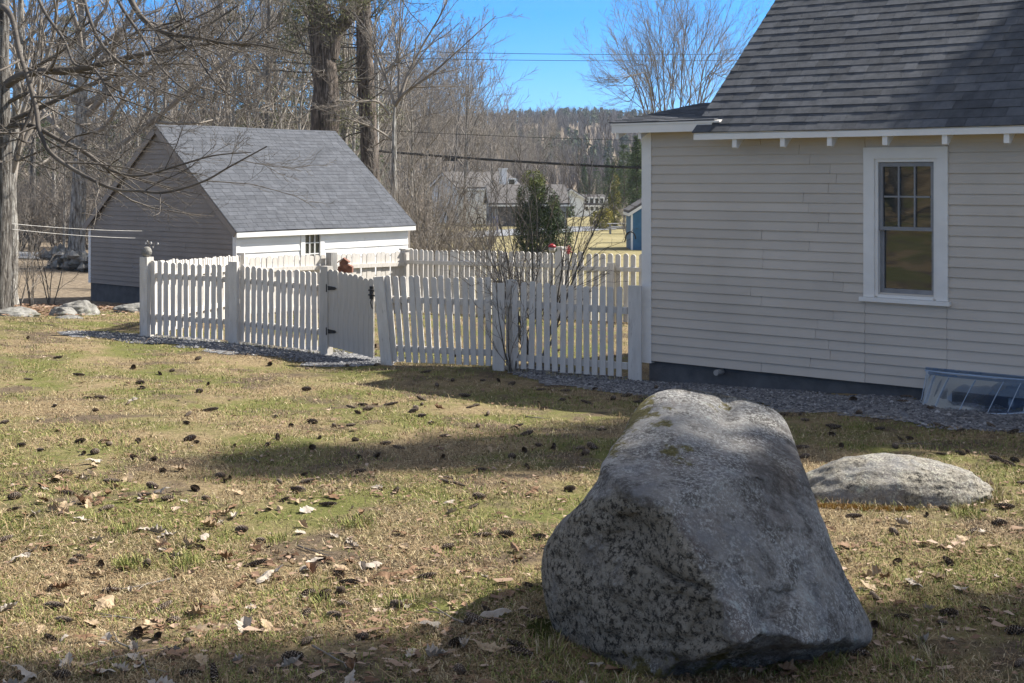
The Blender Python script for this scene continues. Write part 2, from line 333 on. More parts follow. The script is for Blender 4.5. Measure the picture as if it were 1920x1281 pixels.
# ------------------------------------------------------------------ shared builders: clapboards and shingles
def clap(mb, P, s0, s1, z0, z1, base, e, r, inset_top=.003, out=.019, top=None):
    """rows of clapboards; P(s, outward, z) -> point; rows stay on the grid base + k*e; top(s) clips a slope"""
    k0 = math.floor((z0 - base) / e + 1e-6); k = k0
    while base + k * e < z1 - 1e-4:
        za, zb = max(z0, base + k * e), min(z1, base + (k + 1) * e)
        a, b_ = s0, s1
        if top is not None:
            rg = top((za + zb) / 2)
            if rg is None: k += 1; continue
            a, b_ = max(s0, rg[0]), min(s1, rg[1])
        cuts = [a]
        while b_ - cuts[-1] > 2.6: cuts.append(cuts[-1] + r.uniform(1.3, 2.5))
        cuts.append(b_)
        fa = 1 - (za - (base + k * e)) / e; fb = 1 - (zb - (base + k * e)) / e
        for p, q in zip(cuts[:-1], cuts[1:]):
            if q - p < .01: continue
            j = r.normal(0, .0012); oa = inset_top + (out - inset_top) * fa + j; ob = inset_top + (out - inset_top) * fb + j
            dz1, dz2 = r.normal(0, .0015, 2)
            v = [P(p, oa, za + dz1), P(q - .005, oa, za + dz2), P(q - .005, ob, zb), P(p, ob, zb), P(p, -.01, za + dz1), P(q - .002, -.01, za + dz2), P(q - .002, -.01, zb), P(p, -.01, zb)]
            mb.add(v, [(0, 1, 2, 3), (5, 4, 7, 6), (4, 5, 1, 0), (3, 2, 6, 7), (4, 0, 3, 7), (1, 5, 6, 2)], float(np.clip(r.normal(.5, .22), 0, 1)))
        k += 1
def shingles(mb, R, s0, s1, length, e, r, tw=(.10, .32), thick=(.006, .014), lam=True, s_of=None):
    """courses of shingles; R(s, along-slope, off-normal) -> point"""
    n = int(math.ceil(length / e))
    for i in range(n):
        r0, r1 = i * e, min(length, (i + 1) * e + .012)
        a, b_ = (s0, s1) if s_of is None else s_of(r0)
        s = a - r.uniform(0, tw[0])
        dr = r.normal(0, .001)
        while s < b_:
            wd = r.uniform(*tw); p, q = max(a, s), min(b_, s + wd); s += wd
            if q - p < .004: continue
            h = (thick[1] if (r.random() < .5) else thick[0]) if lam else thick[0]
            g_ = 0.0015 if lam else .0035
            lo = r0 + dr + (r.normal(0, .0010)); h2 = .0025
            v = [R(p + g_, lo, h), R(q - g_, lo, h), R(q - g_, r1, h2), R(p + g_, r1, h2), R(p + g_, lo, -.002), R(q - g_, lo, -.002), R(q - g_, r1, -.002), R(p + g_, r1, -.002)]
            mb.add(v, [(0, 1, 2, 3), (4, 5, 1, 0), (7, 4, 0, 3), (5, 6, 2, 1), (7, 6, 5, 4), (3, 2, 6, 7)], float(np.clip(r.normal(.5, .26), 0, 1)))
        # dark felt below the tabs
        v = [R(a, r0 + .004, -.004), R(b_, r0 + .004, -.004), R(b_, r1, -.004), R(a, r1, -.004)]
        mb.add(v, [(0, 1, 2, 3)], .0)
# ------------------------------------------------------------------ the house on the right
TH = math.radians(39.5)
u2 = np.array([math.cos(TH), -math.sin(TH)]); v2 = np.array([math.sin(TH), math.cos(TH)])
HC = at(1205, 600, 16.1)[:2]
def H(s, o, z): q = HC + u2 * s - v2 * o; return (q[0], q[1], z)
def solve_s(px, t, c0=None):
    c0 = HC if c0 is None else c0; k = (px - CX) / F
    a = c0 + v2 * t; return (k * a[1] - a[0]) / (u2[0] - k * u2[1])
def zat(py, p): return EYE - (py - HZ) / F * p[1]
def depth_t(px, s, c0):          # t on the line s = const that shows at column px
    k = (px - CX) / F; a = c0 + u2 * s; return (k * a[1] - a[0]) / (v2[0] - k * v2[1])
zb = zat(676, H(0.11, 0, 0)); EX = (2.66) / 25.5
OV = .36
s_r = solve_s(1297, -OV); z_e = zat(250, H(s_r, OV, 0))            # left rake foot, roof edge
t_a = depth_t(1455, s_r, HC); z_a = zat(0, H(s_r, -t_a, 0))
PITCH = (z_a - z_e) / (t_a + OV); RT = 3.75; s_end = 10.8
z_ridge = z_e + PITCH * (RT + OV)
print('house pitch', PITCH, 'ridge', z_ridge, 'eave', z_e, 'siding bottom', zb, 'rake s', s_r)
LH = thing('clapboard_house', H(5, -3.3, sz(*H(5, -3.3, 0)[:2])), 'cream clapboard house with steep dark shingle roof, cut by the right edge of the picture', 'house')
r_ = np.random.default_rng(11)
wx0, wx1 = solve_s(1621, 0), solve_s(1779, 0); wz1, wz0 = zat(277, H(wx0, 0, 0)), zat(556, H(wx0, 0, 0))
sL = solve_s(1222.5, 0)
wall = MB()
Hz = lambda s, o, z: H(s, o, z)
q0 = solve_s(1141, -.28); zq_ = zat(231, H(q0, .28, 0))
ztop = z_e + OV * PITCH - .09
clap(wall, Hz, sL, wx0 + .012, zb, zq_ - .04, zb, EX, r_); clap(wall, Hz, s_r + .1, wx0 + .012, zq_ - .04, ztop, zb, EX, r_); clap(wall, Hz, wx1 - .012, s_end, zb, ztop, zb, EX, r_)
clap(wall, Hz, wx0 + .012, wx1 - .012, zb, wz0 + .01, zb, EX, r_); clap(wall, Hz, wx0 + .012, wx1 - .012, wz1 - .01, ztop, zb, EX, r_)
for a, b_, c0, c1 in ((sL, s_r + .1, zb, zq_ - .05), (s_r + .1, wx0 + .1, zb, ztop), (wx1 - .1, s_end, zb, ztop), (wx0 + .1, wx1 - .1, zb, wz0 + .05), (wx0 + .1, wx1 - .1, wz1 - .06, ztop)):   # sheathing behind
    wall.prism([H(a, -.02, c0), H(b_, -.02, c0), H(b_, -.02, c1), H(a, -.02, c1)], [H(a, -.12, c0), H(b_, -.12, c0), H(b_, -.12, c1), H(a, -.12, c1)])
wall.build('wall', M['siding'], LH)
gw = MB(); tt = 2 * RT      # gable and back walls
for s in (s_r + .25, s_end):
    gw.prism([H(s, -.13, zb), H(s, -tt, zb), H(s, -tt, z_e + .1), H(s, -RT, z_ridge - .12), H(s, -.13, z_e + .1)], [H(s + .1, -.13, zb), H(s + .1, -tt, zb), H(s + .1, -tt, z_e + .1), H(s + .1, -RT, z_ridge - .12), H(s + .1, -.13, z_e + .1)])
gw.prism([H(.02, -.13, zb), H(.02, -1.9, zb), H(.02, -1.9, z_e - .0), H(.02, -.13, z_e - .0)], [H(.12, -.13, zb), H(.12, -1.9, zb), H(.12, -1.9, z_e - .0), H(.12, -.13, z_e - .0)])
gw.prism([H(0.35, -tt, zb), H(s_end, -tt, zb), H(s_end, -tt, z_e + .1), H(.35, -tt, z_e + .1)], [H(.35, -tt - .1, zb), H(s_end, -tt - .1, zb), H(s_end, -tt - .1, z_e + .1), H(.35, -tt - .1, z_e + .1)])
gw.build('gable_wall', M['siding'], LH)
f = MB()
f.prism([H(.06, -.05, -.6), H(s_end, -.05, -.6), H(s_end, -.05, zb + .01), H(.06, -.05, zb + .01)], [H(.06, -.3, -.6), H(s_end, -.3, -.6), H(s_end, -.3, zb + .01), H(.06, -.3, zb + .01)])
f.prism([H(.06, -.31, -.6), H(.06, -tt, -.6), H(.06, -tt, zb + .01), H(.06, -.31, zb + .01)], [H(.3, -.31, -.6), H(.3, -tt, -.6), H(.3, -tt, zb + .01), H(.3, -.31, zb + .01)])
f.build('foundation', M['found'], LH)
f = MB(); f.tube([H(1.05, -.06, zb - .05), H(1.05, .09, zb - .05)], .033, 10); f.build('vent_pipe', M['greywood'], LH)
cb = MB(); cb.prism([H(0, .022, zb - .03), H(sL, .022, zb - .03), H(sL, .022, zq_ - .04), H(0, .022, zq_ - .04)], [H(0, -.12, zb - .03), H(sL, -.12, zb - .03), H(sL, -.12, zq_ - .04), H(0, -.12, zq_ - .04)])
cb.build('corner_board', M['trim'], LH)
# main roof
nv = np.array([0, 1]);
c_, s_ = 1 / math.hypot(1, PITCH), PITCH / math.hypot(1, PITCH)
SL = (RT + OV) / c_
def RF(s, a, off):
    o = OV - a * c_ + off * s_; wob = .004 * math.sin(s * 1.3 + .6)
    return H(s, o, z_e + a * s_ + off * c_ + wob)
rf = MB(); shingles(rf, RF, s_r, s_end + .25, SL, .1395, r_, tw=(.12, .30), thick=(.0075, .0105))
roof = rf.build('roof', M['roofdark'], LH)
rb = MB()
e0 = s_r + .015
rb.prism([RF(e0, .01, -.012), RF(s_end + .2, .01, -.012), RF(s_end + .2, SL, -.012), RF(e0, SL, -.012)], [RF(e0, .01, -.04), RF(s_end + .2, .01, -.04), RF(s_end + .2, SL, -.04), RF(e0, SL, -.04)])
def RB(s, a, off): o = -2 * RT - OV + a * c_; q = o - off * s_; return H(s, q, z_e + a * s_ + off * c_)
rb.prism([RB(e0, 0, .0), RB(s_end + .2, 0, .0), RB(s_end + .2, SL, .0), RB(e0, SL, .0)], [RB(e0, 0, -.04), RB(s_end + .2, 0, -.04), RB(s_end + .2, SL, -.04), RB(e0, SL, -.04)])
rb.build('roof_deck', M['trim'], LH)
fa = MB(); fa.prism([H(e0, OV - .012, z_e - .075), H(s_end, OV - .012, z_e - .075), H(s_end, OV - .012, z_e - .014), H(e0, OV - .012, z_e - .014)], [H(e0, OV - .034, z_e - .075), H(s_end, OV - .034, z_e - .075), H(s_end, OV - .034, z_e - .014), H(e0, OV - .034, z_e - .014)])
fa.build('fascia', M['trim'], LH)
for px in (1378, 1468, 1556, 1660, 1772, 1888, 2010, 2140):
    s = solve_s(px, -OV + .05); m_ = MB()
    prof = [(OV - .036, z_e - .03), (OV - .036, z_e - .165), (OV - .07, z_e - .175), (-.01, z_e + .055), (-.01, z_e + .26), (0.02, z_e + .26)]
    m_.prism([H(s - .027, o, z) for o, z in prof], [H(s + .027, o, z) for o, z in prof]); m_.build('rafter_tail', M['trim'], LH)
# small low roof over the corner
q0 = solve_s(1141, -.28); zq = zat(231, H(q0, .28, 0)); SQ = .155
def QF(s, a, off):
    lift = .5 * max(0, s - .15) * .0
    return H(s, .28 - a, zq + a * SQ + off + lift)
qf = MB(); shingles(qf, QF, q0, s_r + .24, 2.1, .14, r_, tw=(.15, .34), thick=(.008, .012))
cr = qf.build('low_roof', M['roofdark'], LH)
qb = MB(); qb.prism([QF(q0 + .02, .01, -.008), QF(s_r + .3, .01, -.008), QF(s_r + .3, 2.1, -.008), QF(q0 + .02, 2.1, -.008)], [QF(q0 + .02, .01, -.03), QF(s_r + .3, .01, -.03), QF(s_r + .3, 2.1, -.03), QF(q0 + .02, 2.1, -.03)])
qb.prism([QF(q0 + .03, .02, -.032), QF(s_r + .2, .02, -.032), QF(s_r + .2, .045, -.032), QF(q0 + .03, .045, -.032)], [QF(q0 + .03, .02, -.125), QF(s_r + .2, .02, -.125), QF(s_r + .2, .045, -.125), QF(q0 + .03, .045, -.125)])
qb.prism([QF(q0 + .03, .047, -.032), QF(q0 + .055, .047, -.032), QF(q0 + .055, 2.0, -.032), QF(q0 + .03, 2.0, -.032)], [QF(q0 + .03, .047, -.125), QF(q0 + .055, .047, -.125), QF(q0 + .055, 2.0, -.125), QF(q0 + .03, 2.0, -.125)])
qb.build('low_roof_fascia', M['trim'], LH)
for s in (q0 + .09, sL - .02):
    m_ = MB(); prof = [(.232, zq - .035), (.232, zq - .19), (.02, zq - .10), (.02, zq - .035)]
    m_.prism([H(s - .02, o, z) for o, z in prof], [H(s + .02, o, z) for o, z in prof]); m_.build('rafter_tail', M['trim'], LH)
# window
def board(mb, s0, s1, z0, z1, o0, o1, tone=.5): mb.prism([H(s0, o1, z0), H(s1, o1, z0), H(s1, o1, z1), H(s0, o1, z1)], [H(s0, o0, z0), H(s1, o0, z0), H(s1, o0, z1), H(s0, o0, z1)], tone)
wc = .118; wn = MB()
board(wn, wx0, wx0 + wc, wz0, wz1 - wc, -.03, .030); board(wn, wx1 - wc, wx1, wz0, wz1 - wc, -.03, .030); board(wn, wx0 - .0, wx1 + .0, wz1 - wc, wz1, -.03, .034)
i0_, i1_, j0_, j1_ = wx0 + wc, wx1 - wc, wz0 + .012, wz1 - wc
board(wn, i0_, i0_ + .035, j0_, j1_, -.09, .012); board(wn, i1_ - .035, i1_, j0_, j1_, -.09, .012); board(wn, i0_ + .035, i1_ - .035, j1_ - .035, j1_, -.09, .012); board(wn, i0_ + .035, i1_ - .035, j0_ - .012, j0_ + .02, -.09, .02)
W_ = wn.build('window', M['trim'], LH)
st = MB(); board(st, wx0 - .035, wx1 + .03, wz0 - .045, wz0 - .002, -.03, .065); st.build('sill', M['trim'], W_)
a0, a1, b0, b1 = i0_ + .037, i1_ - .037, j0_ + .022, j1_ - .037; bm_ = b0 + (b1 - b0) * .50
sh = MB()
for (s0, s1, z0, z1, o) in ((a0, a0 + .04, bm_, b1, -.015), (a1 - .04, a1, bm_, b1, -.015), (a0 + .04, a1 - .04, b1 - .045, b1, -.015), (a0, a1, bm_ - .02, bm_ + .018, -.012),
                            (a0, a0 + .042, b0, bm_ - .02, -.045), (a1 - .042, a1, b0, bm_ - .02, -.045), (a0 + .042, a1 - .042, b0, b0 + .06, -.045)):
    board(sh, s0, s1, z0, z1, o - .035, o)
sh.build('sash', M['sash'], W_)
mu = MB(); g0, g1, gb, gt = a0 + .04, a1 - .04, bm_ + .018, b1 - .045
for k in (1, 2): c = g0 + (g1 - g0) * k / 3; board(mu, c - .009, c + .009, gb, gt, -.040, -.018)
c = (gb + gt) / 2
for k in range(3): board(mu, g0 + (g1 - g0) * k / 3 + .0095, g0 + (g1 - g0) * (k + 1) / 3 - .0095, c - .009, c + .009, -.040, -.018)
mu.build('muntin', M['sash'], W_)
for (z0, z1, o) in ((gb, gt, -.042), (b0 + .06, bm_ - .02, -.070)):
    pn = MB(); board(pn, a0 + .02, a1 - .02, z0 - .01, z1 + .01, o - .006, o); pn.build('pane', M['glass'], W_)

# window well cover
wl0, wl1 = solve_s(1733, -.05), solve_s(1733, -.05) + 1.12
zt_ = zat(690, H(wl0, 0, 0)); zg_ = max(sz(*H(wl0 + .56 + a_, o_, 0)[:2]) for a_ in (-.5, -.3, 0, .3, .5) for o_ in (.1, .35, .56)) + .012
WC = thing('window_well_cover', H((wl0 + wl1) / 2, .3, zg_), 'clear blue plastic bubble cover over the basement window well against the house wall', 'window well cover'); print('well', zt_, zg_)
def well(k, th, inset=0):      # k 0 top rim .. 1 bottom rim; th 0..pi
    bul = .05 + .50 * k ** .85; half = (wl1 - wl0) / 2 - .05 * (1 - k) * 0 - inset; cx_ = (wl0 + wl1) / 2
    x = math.copysign(abs(math.cos(th)) ** .75, math.cos(th)); y = abs(math.sin(th)) ** .85
    return H(cx_ - half * x * (1 - .05 * k), .018 + (bul - inset) * y, zt_ - .02 - (zt_ - zg_) * k)
wb = MB(); nT = 40; ks = [0, .06, .09, .12, .3, .5, .7, .9, .94, 1.]
V = []
for i, k in enumerate(ks):
    for j in range(nT + 1):
        th = math.pi * j / nT; rib = .008 * (1 if (j % 6 == 0) else 0)
        V.append(well(k, th, (.012 if .07 < k < .93 else 0) - rib))
n1 = nT + 1
wb.add(V, [(i * n1 + j, i * n1 + j + 1, (i + 1) * n1 + j + 1, (i + 1) * n1 + j) for i in range(len(ks) - 1) for j in range(nT)])
top = [well(0, math.pi * j / nT) for j in range(n1)]; base_n = wb.n
wb.add(top + [H(wl0 + (wl1 - wl0) * j / nT, .02, zt_ + .012) for j in range(n1)], [(j, n1 + j, n1 + j + 1, j + 1) for j in range(nT)])
wb.build('cover_shell', M['plastic'], WC, smooth=True)
for k in (0., 1.):
    rm = MB(); rm.tube([well(k, math.pi * j / nT, -.004) for j in range(n1)], .010 if k else .006, 6); rm.build('rim', M['rib'], WC)
for j in (5, 10, 15, 20, 25, 30, 35):
    rm = MB(); rm.tube([well(k, math.pi * j / nT, -.002) for k in np.linspace(.1, .95, 6)], .0038, 5); rm.build('rib', M['rib'], WC)
ww = MB(); board(ww, wl0 + .25, wl1 - .3, zb - .30, zb - .04, -.06, -.045); bw = ww.build('basement_window', M['glass'], LH)
for c0 in (wl0 + .20, wl1 - .3): bf = MB(); board(bf, c0, c0 + .05, zb - .30, zb - .02, -.06, -.035); bf.build('jamb', M['white'], bw)

# ------------------------------------------------------------------ the shed on the left
TS = math.radians(40)
us = np.array([math.cos(TS), -math.sin(TS)]); vv = np.array([math.sin(TS), math.cos(TS)])
SC = at(443, 430, 30.)[:2]
def S(a, b, z): q = SC - us * a + vv * b; return (q[0], q[1], z)      # a along the gable to the left, b along the lit wall away
k = (165 - CX) / F; SW = (SC[0] - k * SC[1]) / (us[0] - k * us[1] * 1.0) if False else None
def solve_a(px): k = (px - CX) / F; return (SC[0] - k * SC[1]) / (us[0] - k * us[1])
def solve_b(px, a=0): k = (px - CX) / F; c0 = SC - us * a; return (k * c0[1] - c0[0]) / (vv[0] - k * vv[1])
SW = solve_a(167); SLn = solve_b(770)
z_se = zat(430, S(0, 0, 0)); z_sb = zat(530, S(SW, 0, 0)); z_sp = zat(238, S(SW / 2, 0, 0))
print('shed', SW, SLn, z_se, z_sb, z_sp)
SP = (z_sp - z_se) / (SW / 2)
SH = thing('garden_shed', S(SW / 2, SLn / 2, sz(*S(SW / 2, SLn / 2, 0)[:2])), 'white clapboard shed with grey shingled gable roof behind the left run of picket fence', 'shed')
wall = MB()
rg = lambda z: None if z > z_sp - .12 else (max(.1, (z - z_se) / SP + .1), min(SW - .1, SW - (z - z_se) / SP - .1))
G = lambda s, o, z: S(SW - s, -o, z)
clap(wall, G, .1, SW - .1, z_sb, z_sp, z_sb, .112, r_, out=.021, top=lambda z: (lambda q: None if q is None or q[1] - q[0] < .05 else q)(rg(z)))
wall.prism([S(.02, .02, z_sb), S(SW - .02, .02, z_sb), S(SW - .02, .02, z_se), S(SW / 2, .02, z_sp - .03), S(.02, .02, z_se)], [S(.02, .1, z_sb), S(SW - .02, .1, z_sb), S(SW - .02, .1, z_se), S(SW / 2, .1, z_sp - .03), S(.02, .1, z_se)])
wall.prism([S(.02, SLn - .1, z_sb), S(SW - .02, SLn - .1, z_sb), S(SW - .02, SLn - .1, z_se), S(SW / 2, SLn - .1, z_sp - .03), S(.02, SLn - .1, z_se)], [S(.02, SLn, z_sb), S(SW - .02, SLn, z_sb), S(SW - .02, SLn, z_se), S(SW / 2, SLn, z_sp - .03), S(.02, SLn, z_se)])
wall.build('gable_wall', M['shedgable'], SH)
wall = MB(); LW = lambda s, o, z: S(-o, s, z)
b0s, b1s = solve_b(563), solve_b(607); zw1, zw0 = zat(437, S(0, b0s, 0)), zat(498, S(0, b0s, 0))
clap(wall, LW, .09, b0s, z_sb, z_se + .02, z_sb, .23, r_, out=.02); clap(wall, LW, b1s, SLn - .1, z_sb, z_se + .02, z_sb, .23, r_, out=.02); clap(wall, LW, b0s, b1s, z_sb, zw0, z_sb, .23, r_, out=.02)
wall.prism([S(.02, .1, z_sb), S(.02, SLn - .1, z_sb), S(.02, SLn - .1, z_se), S(.02, .1, z_se)], [S(.1, .1, z_sb), S(.1, SLn - .1, z_sb), S(.1, SLn - .1, z_se), S(.1, .1, z_se)])
wall.prism([S(SW - .1, .1, z_sb), S(SW - .1, SLn - .1, z_sb), S(SW - .1, SLn - .1, z_se), S(SW - .1, .1, z_se)], [S(SW, .1, z_sb), S(SW, SLn - .1, z_sb), S(SW, SLn - .1, z_se), S(SW, .1, z_se)])
wall.build('long_wall', M['shedside'], SH)
f = MB(); f.prism([S(.03, .03, -2), S(SW - .03, .03, -2), S(SW - .03, SLn, -2), S(.03, SLn, -2)], [S(.03, .03, z_sb - .003), S(SW - .03, .03, z_sb - .003), S(SW - .03, SLn, z_sb - .003), S(.03, SLn, z_sb - .003)]); f.build('foundation', M['found'], SH)
for a, sg in ((0, 1), (SW, -1)):
    m_ = MB(); m_.prism([S(a, -.022, z_sb), S(a + sg * .1, -.022, z_sb), S(a + sg * .1, -.022, z_se + .04), S(a, -.022, z_se - .02)], [S(a, .03, z_sb), S(a + sg * .1, .03, z_sb), S(a + sg * .1, .03, z_se + .04), S(a, .03, z_se - .02)])
    if a == 0: m_.prism([S(-.022, -.022, z_sb), S(-.022, .09, z_sb), S(-.022, .09, z_se - .01), S(-.022, -.022, z_se - .01)], [S(-.001, -.022, z_sb), S(-.001, .09, z_sb), S(-.001, .09, z_se - .01), S(-.001, -.022, z_se - .01)])
    m_.build('corner_board', M['shedside'], SH)
cs, ss_ = 1 / math.hypot(1, SP), SP / math.hypot(1, SP); OVs = .13; RLn = (SW / 2 + OVs) / cs
def SF(s, a, off): o = -OVs + a * cs - off * ss_; return S(o, s, z_se - OVs * SP + .05 + a * ss_ + off * cs + .012 * math.sin(s * 1.1))
def SB(s, a, off): o = SW + OVs - a * cs + off * ss_; return S(o, s, z_se - OVs * SP + .05 + a * ss_ + off * cs)
rf = MB(); shingles(rf, SF, -.10, SLn + .08, RLn, .135, r_, tw=(.24, .32), thick=(.008, .01), lam=False); rf.build('roof', M['roofgrey'], SH)
rb = MB()
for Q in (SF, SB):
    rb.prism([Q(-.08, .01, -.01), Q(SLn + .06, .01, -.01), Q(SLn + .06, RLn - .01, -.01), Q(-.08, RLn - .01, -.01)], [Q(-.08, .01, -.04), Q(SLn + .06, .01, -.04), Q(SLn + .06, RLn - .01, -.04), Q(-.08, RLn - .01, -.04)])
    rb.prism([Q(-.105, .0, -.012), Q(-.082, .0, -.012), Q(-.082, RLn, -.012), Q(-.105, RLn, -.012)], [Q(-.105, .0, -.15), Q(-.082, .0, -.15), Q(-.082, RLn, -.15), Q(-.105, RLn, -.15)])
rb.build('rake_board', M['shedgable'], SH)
rs = MB(); rs.prism([SB(-.1, 0, .0), SB(SLn + .08, 0, .0), SB(SLn + .08, RLn, .0), SB(-.1, RLn, .0)], [SB(-.1, 0, -.008), SB(SLn + .08, 0, -.008), SB(SLn + .08, RLn, -.008), SB(-.1, RLn, -.008)]); rs.build('rear_roof', M['roofgrey'], SH)
fa = MB(); zf = z_se - OVs * SP + .05
fa.prism([S(-OVs + .01, -.08, zf - .125), S(-OVs + .01, SLn + .06, zf - .125), S(-OVs + .01, SLn + .06, zf - .012), S(-OVs + .01, -.08, zf - .012)], [S(-OVs + .035, -.08, zf - .125), S(-OVs + .035, SLn + .06, zf - .125), S(-OVs + .035, SLn + .06, zf - .012), S(-OVs + .035, -.08, zf - .012)])
fa.build('fascia', M['shedside'], SH)
def sboard(mb, b0, b1, z0, z1, o0, o1): mb.prism([S(-o1, b0, z0), S(-o1, b1, z0), S(-o1, b1, z1), S(-o1, b0, z1)], [S(-o0, b0, z0), S(-o0, b1, z0), S(-o0, b1, z1), S(-o0, b0, z1)])
wn = MB(); q = .13
sboard(wn, b0s, b0s + q, zw0, zw1, -.02, .03); sboard(wn, b1s - q, b1s, zw0, zw1, -.02, .03); sboard(wn, b0s + q, b1s - q, zw1 - .05, zw1, -.02, .03); sboard(wn, b0s - .03, b1s + .03, zw0 - .05, zw0, -.02, .05)
W2 = wn.build('window', M['shedside'], SH)
mu = MB(); c0, c1 = b0s + q, b1s - q
for k in (1, 2): c = c0 + (c1 - c0) * k / 3; sboard(mu, c - .012, c + .012, zw0, zw1 - .05, -.015, .012)
for zc in (.34, .68):
    c = zw0 + (zw1 - zw0) * zc; 
    for k in range(3): sboard(mu, c0 + (c1 - c0) * k / 3 + .0125, c0 + (c1 - c0) * (k + 1) / 3 - .0125, c - .012, c + .012, -.015, .012)
mu.build('muntin', M['shedside'], W2)
pn = MB(); sboard(pn, c0, c1, zw0, zw1 - .05, -.03, -.016); pn.build('pane', M['glass'], W2)

# ------------------------------------------------------------------ picket fences
def picket_mesh(name, wd, h, th, dog=True, r=None):
    mb = MB(); ins = wd * .24; rise = wd * .34
    n = 5; arc = [(wd / 2 * math.cos(a), rise * math.sin(a)) for a in np.linspace(0, math.pi, n + 2)]
    prof = [(-wd / 2, 0), (wd / 2, 0), (wd / 2, h - rise)] + [(x * .93, h - rise + z) for x, z in arc[1:-1]] + [(-wd / 2, h - rise)]
    mb.prism([(x, -th / 2, z) for x, z in prof], [(x, th / 2, z) for x, z in prof])
    v = np.concatenate(mb.v); mm = mesh_from(name, v, mb.f4, mb.f3, mb.poly, mb.t4, mb.t3, mb.tp); mm.materials.append(M['fencep']); return mm
PM = {}
def part_inst(name, mesh, parent, loc, rot=(0, 0, 0), scale=(1, 1, 1)):
    o = bpy.data.objects.new(name, mesh); COL.objects.link(o); o.parent = parent
    o.location = np.array(loc) - np.array(parent['_o'][:]); o.rotation_euler = rot; o.scale = scale; return o
def fence_run(th, A, B, n, h, wd=.077, lean=(0, 0), rails=(.24, .80), side=-1, ends=(.08, .08), lift=.04, topz=None, r=None, railthick=.05, hjit=.012):
    """pickets from A to B (xy); pickets stand on the side `side` of the rails"""
    A = np.array(A[:2]); B = np.array(B[:2]); d = B - A; Ln = np.linalg.norm(d); d /= Ln; nrm = np.array([-d[1], d[0]]) * side
    ang = math.atan2(d[1], d[0]); key = (round(wd, 3), round(h, 2))
    if key not in PM: PM[key] = picket_mesh('picket', wd, h, .019)
    zA, zB = (sz(*A), sz(*B)) if topz is None else (topz[0] - h - lift, topz[1] - h - lift)
    for rz in rails:
        mb = MB(); pa = np.r_[A - nrm * 0, zA + lift + rz * h]; pb = np.r_[B, zB + lift + rz * h]; o = np.r_[-nrm * (.0105 + railthick / 2), 0] 
        q = np.r_[nrm * railthick / 2, 0]; hh = np.array([0, 0, .038])
        mb.hexa([pa + o - q - hh, pb + o - q - hh, pb + o + q - hh, pa + o + q - hh, pa + o - q + hh, pb + o - q + hh, pb + o + q + hh, pa + o + q + hh])
        mb.build('rail', M['fencep'], th)
    for k in range(n):
        f_ = (ends[0] + (Ln - ends[0] - ends[1]) * (k / (n - 1))) / Ln; p = A + d * Ln * f_
        z = zA + (zB - zA) * f_ + lift + r.normal(0, hjit * .5)
        if topz is None: z = .5 * z + .5 * (sz(*p) + lift)
        le = lean[0] + (lean[1] - lean[0]) * f_ + r.normal(0, .008)
        part_inst('picket', PM[key], th, (p[0], p[1], z), (r.normal(0, .006), le, ang), (1 + r.normal(0, .02), 1, 1 + r.normal(0, hjit * .6)))
def post(th, p, w_, h, d_=None, ang=0, lean=(0, 0), cap=False, name='post', mat='fencep', z0=None):
    z0 = sz(p[0], p[1]) - .15 if z0 is None else z0; d_ = d_ or w_; mb = MB()
    mb.box((0, 0, 0), w_, d_, h + .15)
    if cap: mb.box((0, 0, h + .151), w_ * 1.3, d_ * 1.3, .03)
    v = np.concatenate(mb.v); mm = mesh_from(name, v, mb.f4, mb.f3, mb.poly, mb.t4, mb.t3, mb.tp); mm.materials.append(M[mat])
    return part_inst(name, mm, th, (p[0], p[1], z0), (lean[0], lean[1], ang))
rf_ = np.random.default_rng(5)
P0, P1, P2 = at(275, 632, 19.2), at(440, 645, 18.55), at(613, 665, 17.8)
P3, P4, P5 = at(722, 683, 17.0), at(935, 694, 16.55), at(1176, 711, 16.05)
FL = thing('picket_fence', (*((P0 + P2)[:2] / 2), sz(*((P0 + P2)[:2] / 2))), 'shaded white picket fence left of the gate, with the stone ball on its corner post', 'fence')
dl = math.atan2(*(P2 - P0)[1::-1])
fence_run(FL, P0, P1, 12, 1.03, r=rf_, ends=(.12, .12)); fence_run(FL, P1, P2, 14, 1.03, r=rf_, ends=(.13, .09))
post(FL, P0, .135, 1.12, ang=dl); post(FL, P1 + [0, -.06, 0], .15, 1.12, .06, ang=dl)
FR = thing('picket_fence', (*((P3 + P5)[:2] / 2), sz(*((P3 + P5)[:2] / 2))), 'shaded white picket fence between the leaning gate post and the house corner', 'fence')
dr = math.atan2(*(P5 - P3)[1::-1])
fence_run(FR, P3, P4, 14, 1.07, wd=.068, lean=(-.10, .0), r=rf_, ends=(.13, .13), rails=(.15, .72)); fence_run(FR, P4, P5, 14, 1.05, wd=.068, r=rf_, ends=(.22, .10), rails=(.12, .74))
post(FR, P3 + [.05, -.03, 0], .14, 1.10, .09, ang=dr, lean=(0, -.10)); post(FR, P4 + [0, -.05, 0], .15, 1.06, .03, ang=dr); post(FR, P4 + [.15, .05, 0], .10, 1.10, .09, ang=dr)
pe = P5 + [.09, -.02, 0]; post(FR, pe, .16, 1.12, .03, ang=dr)
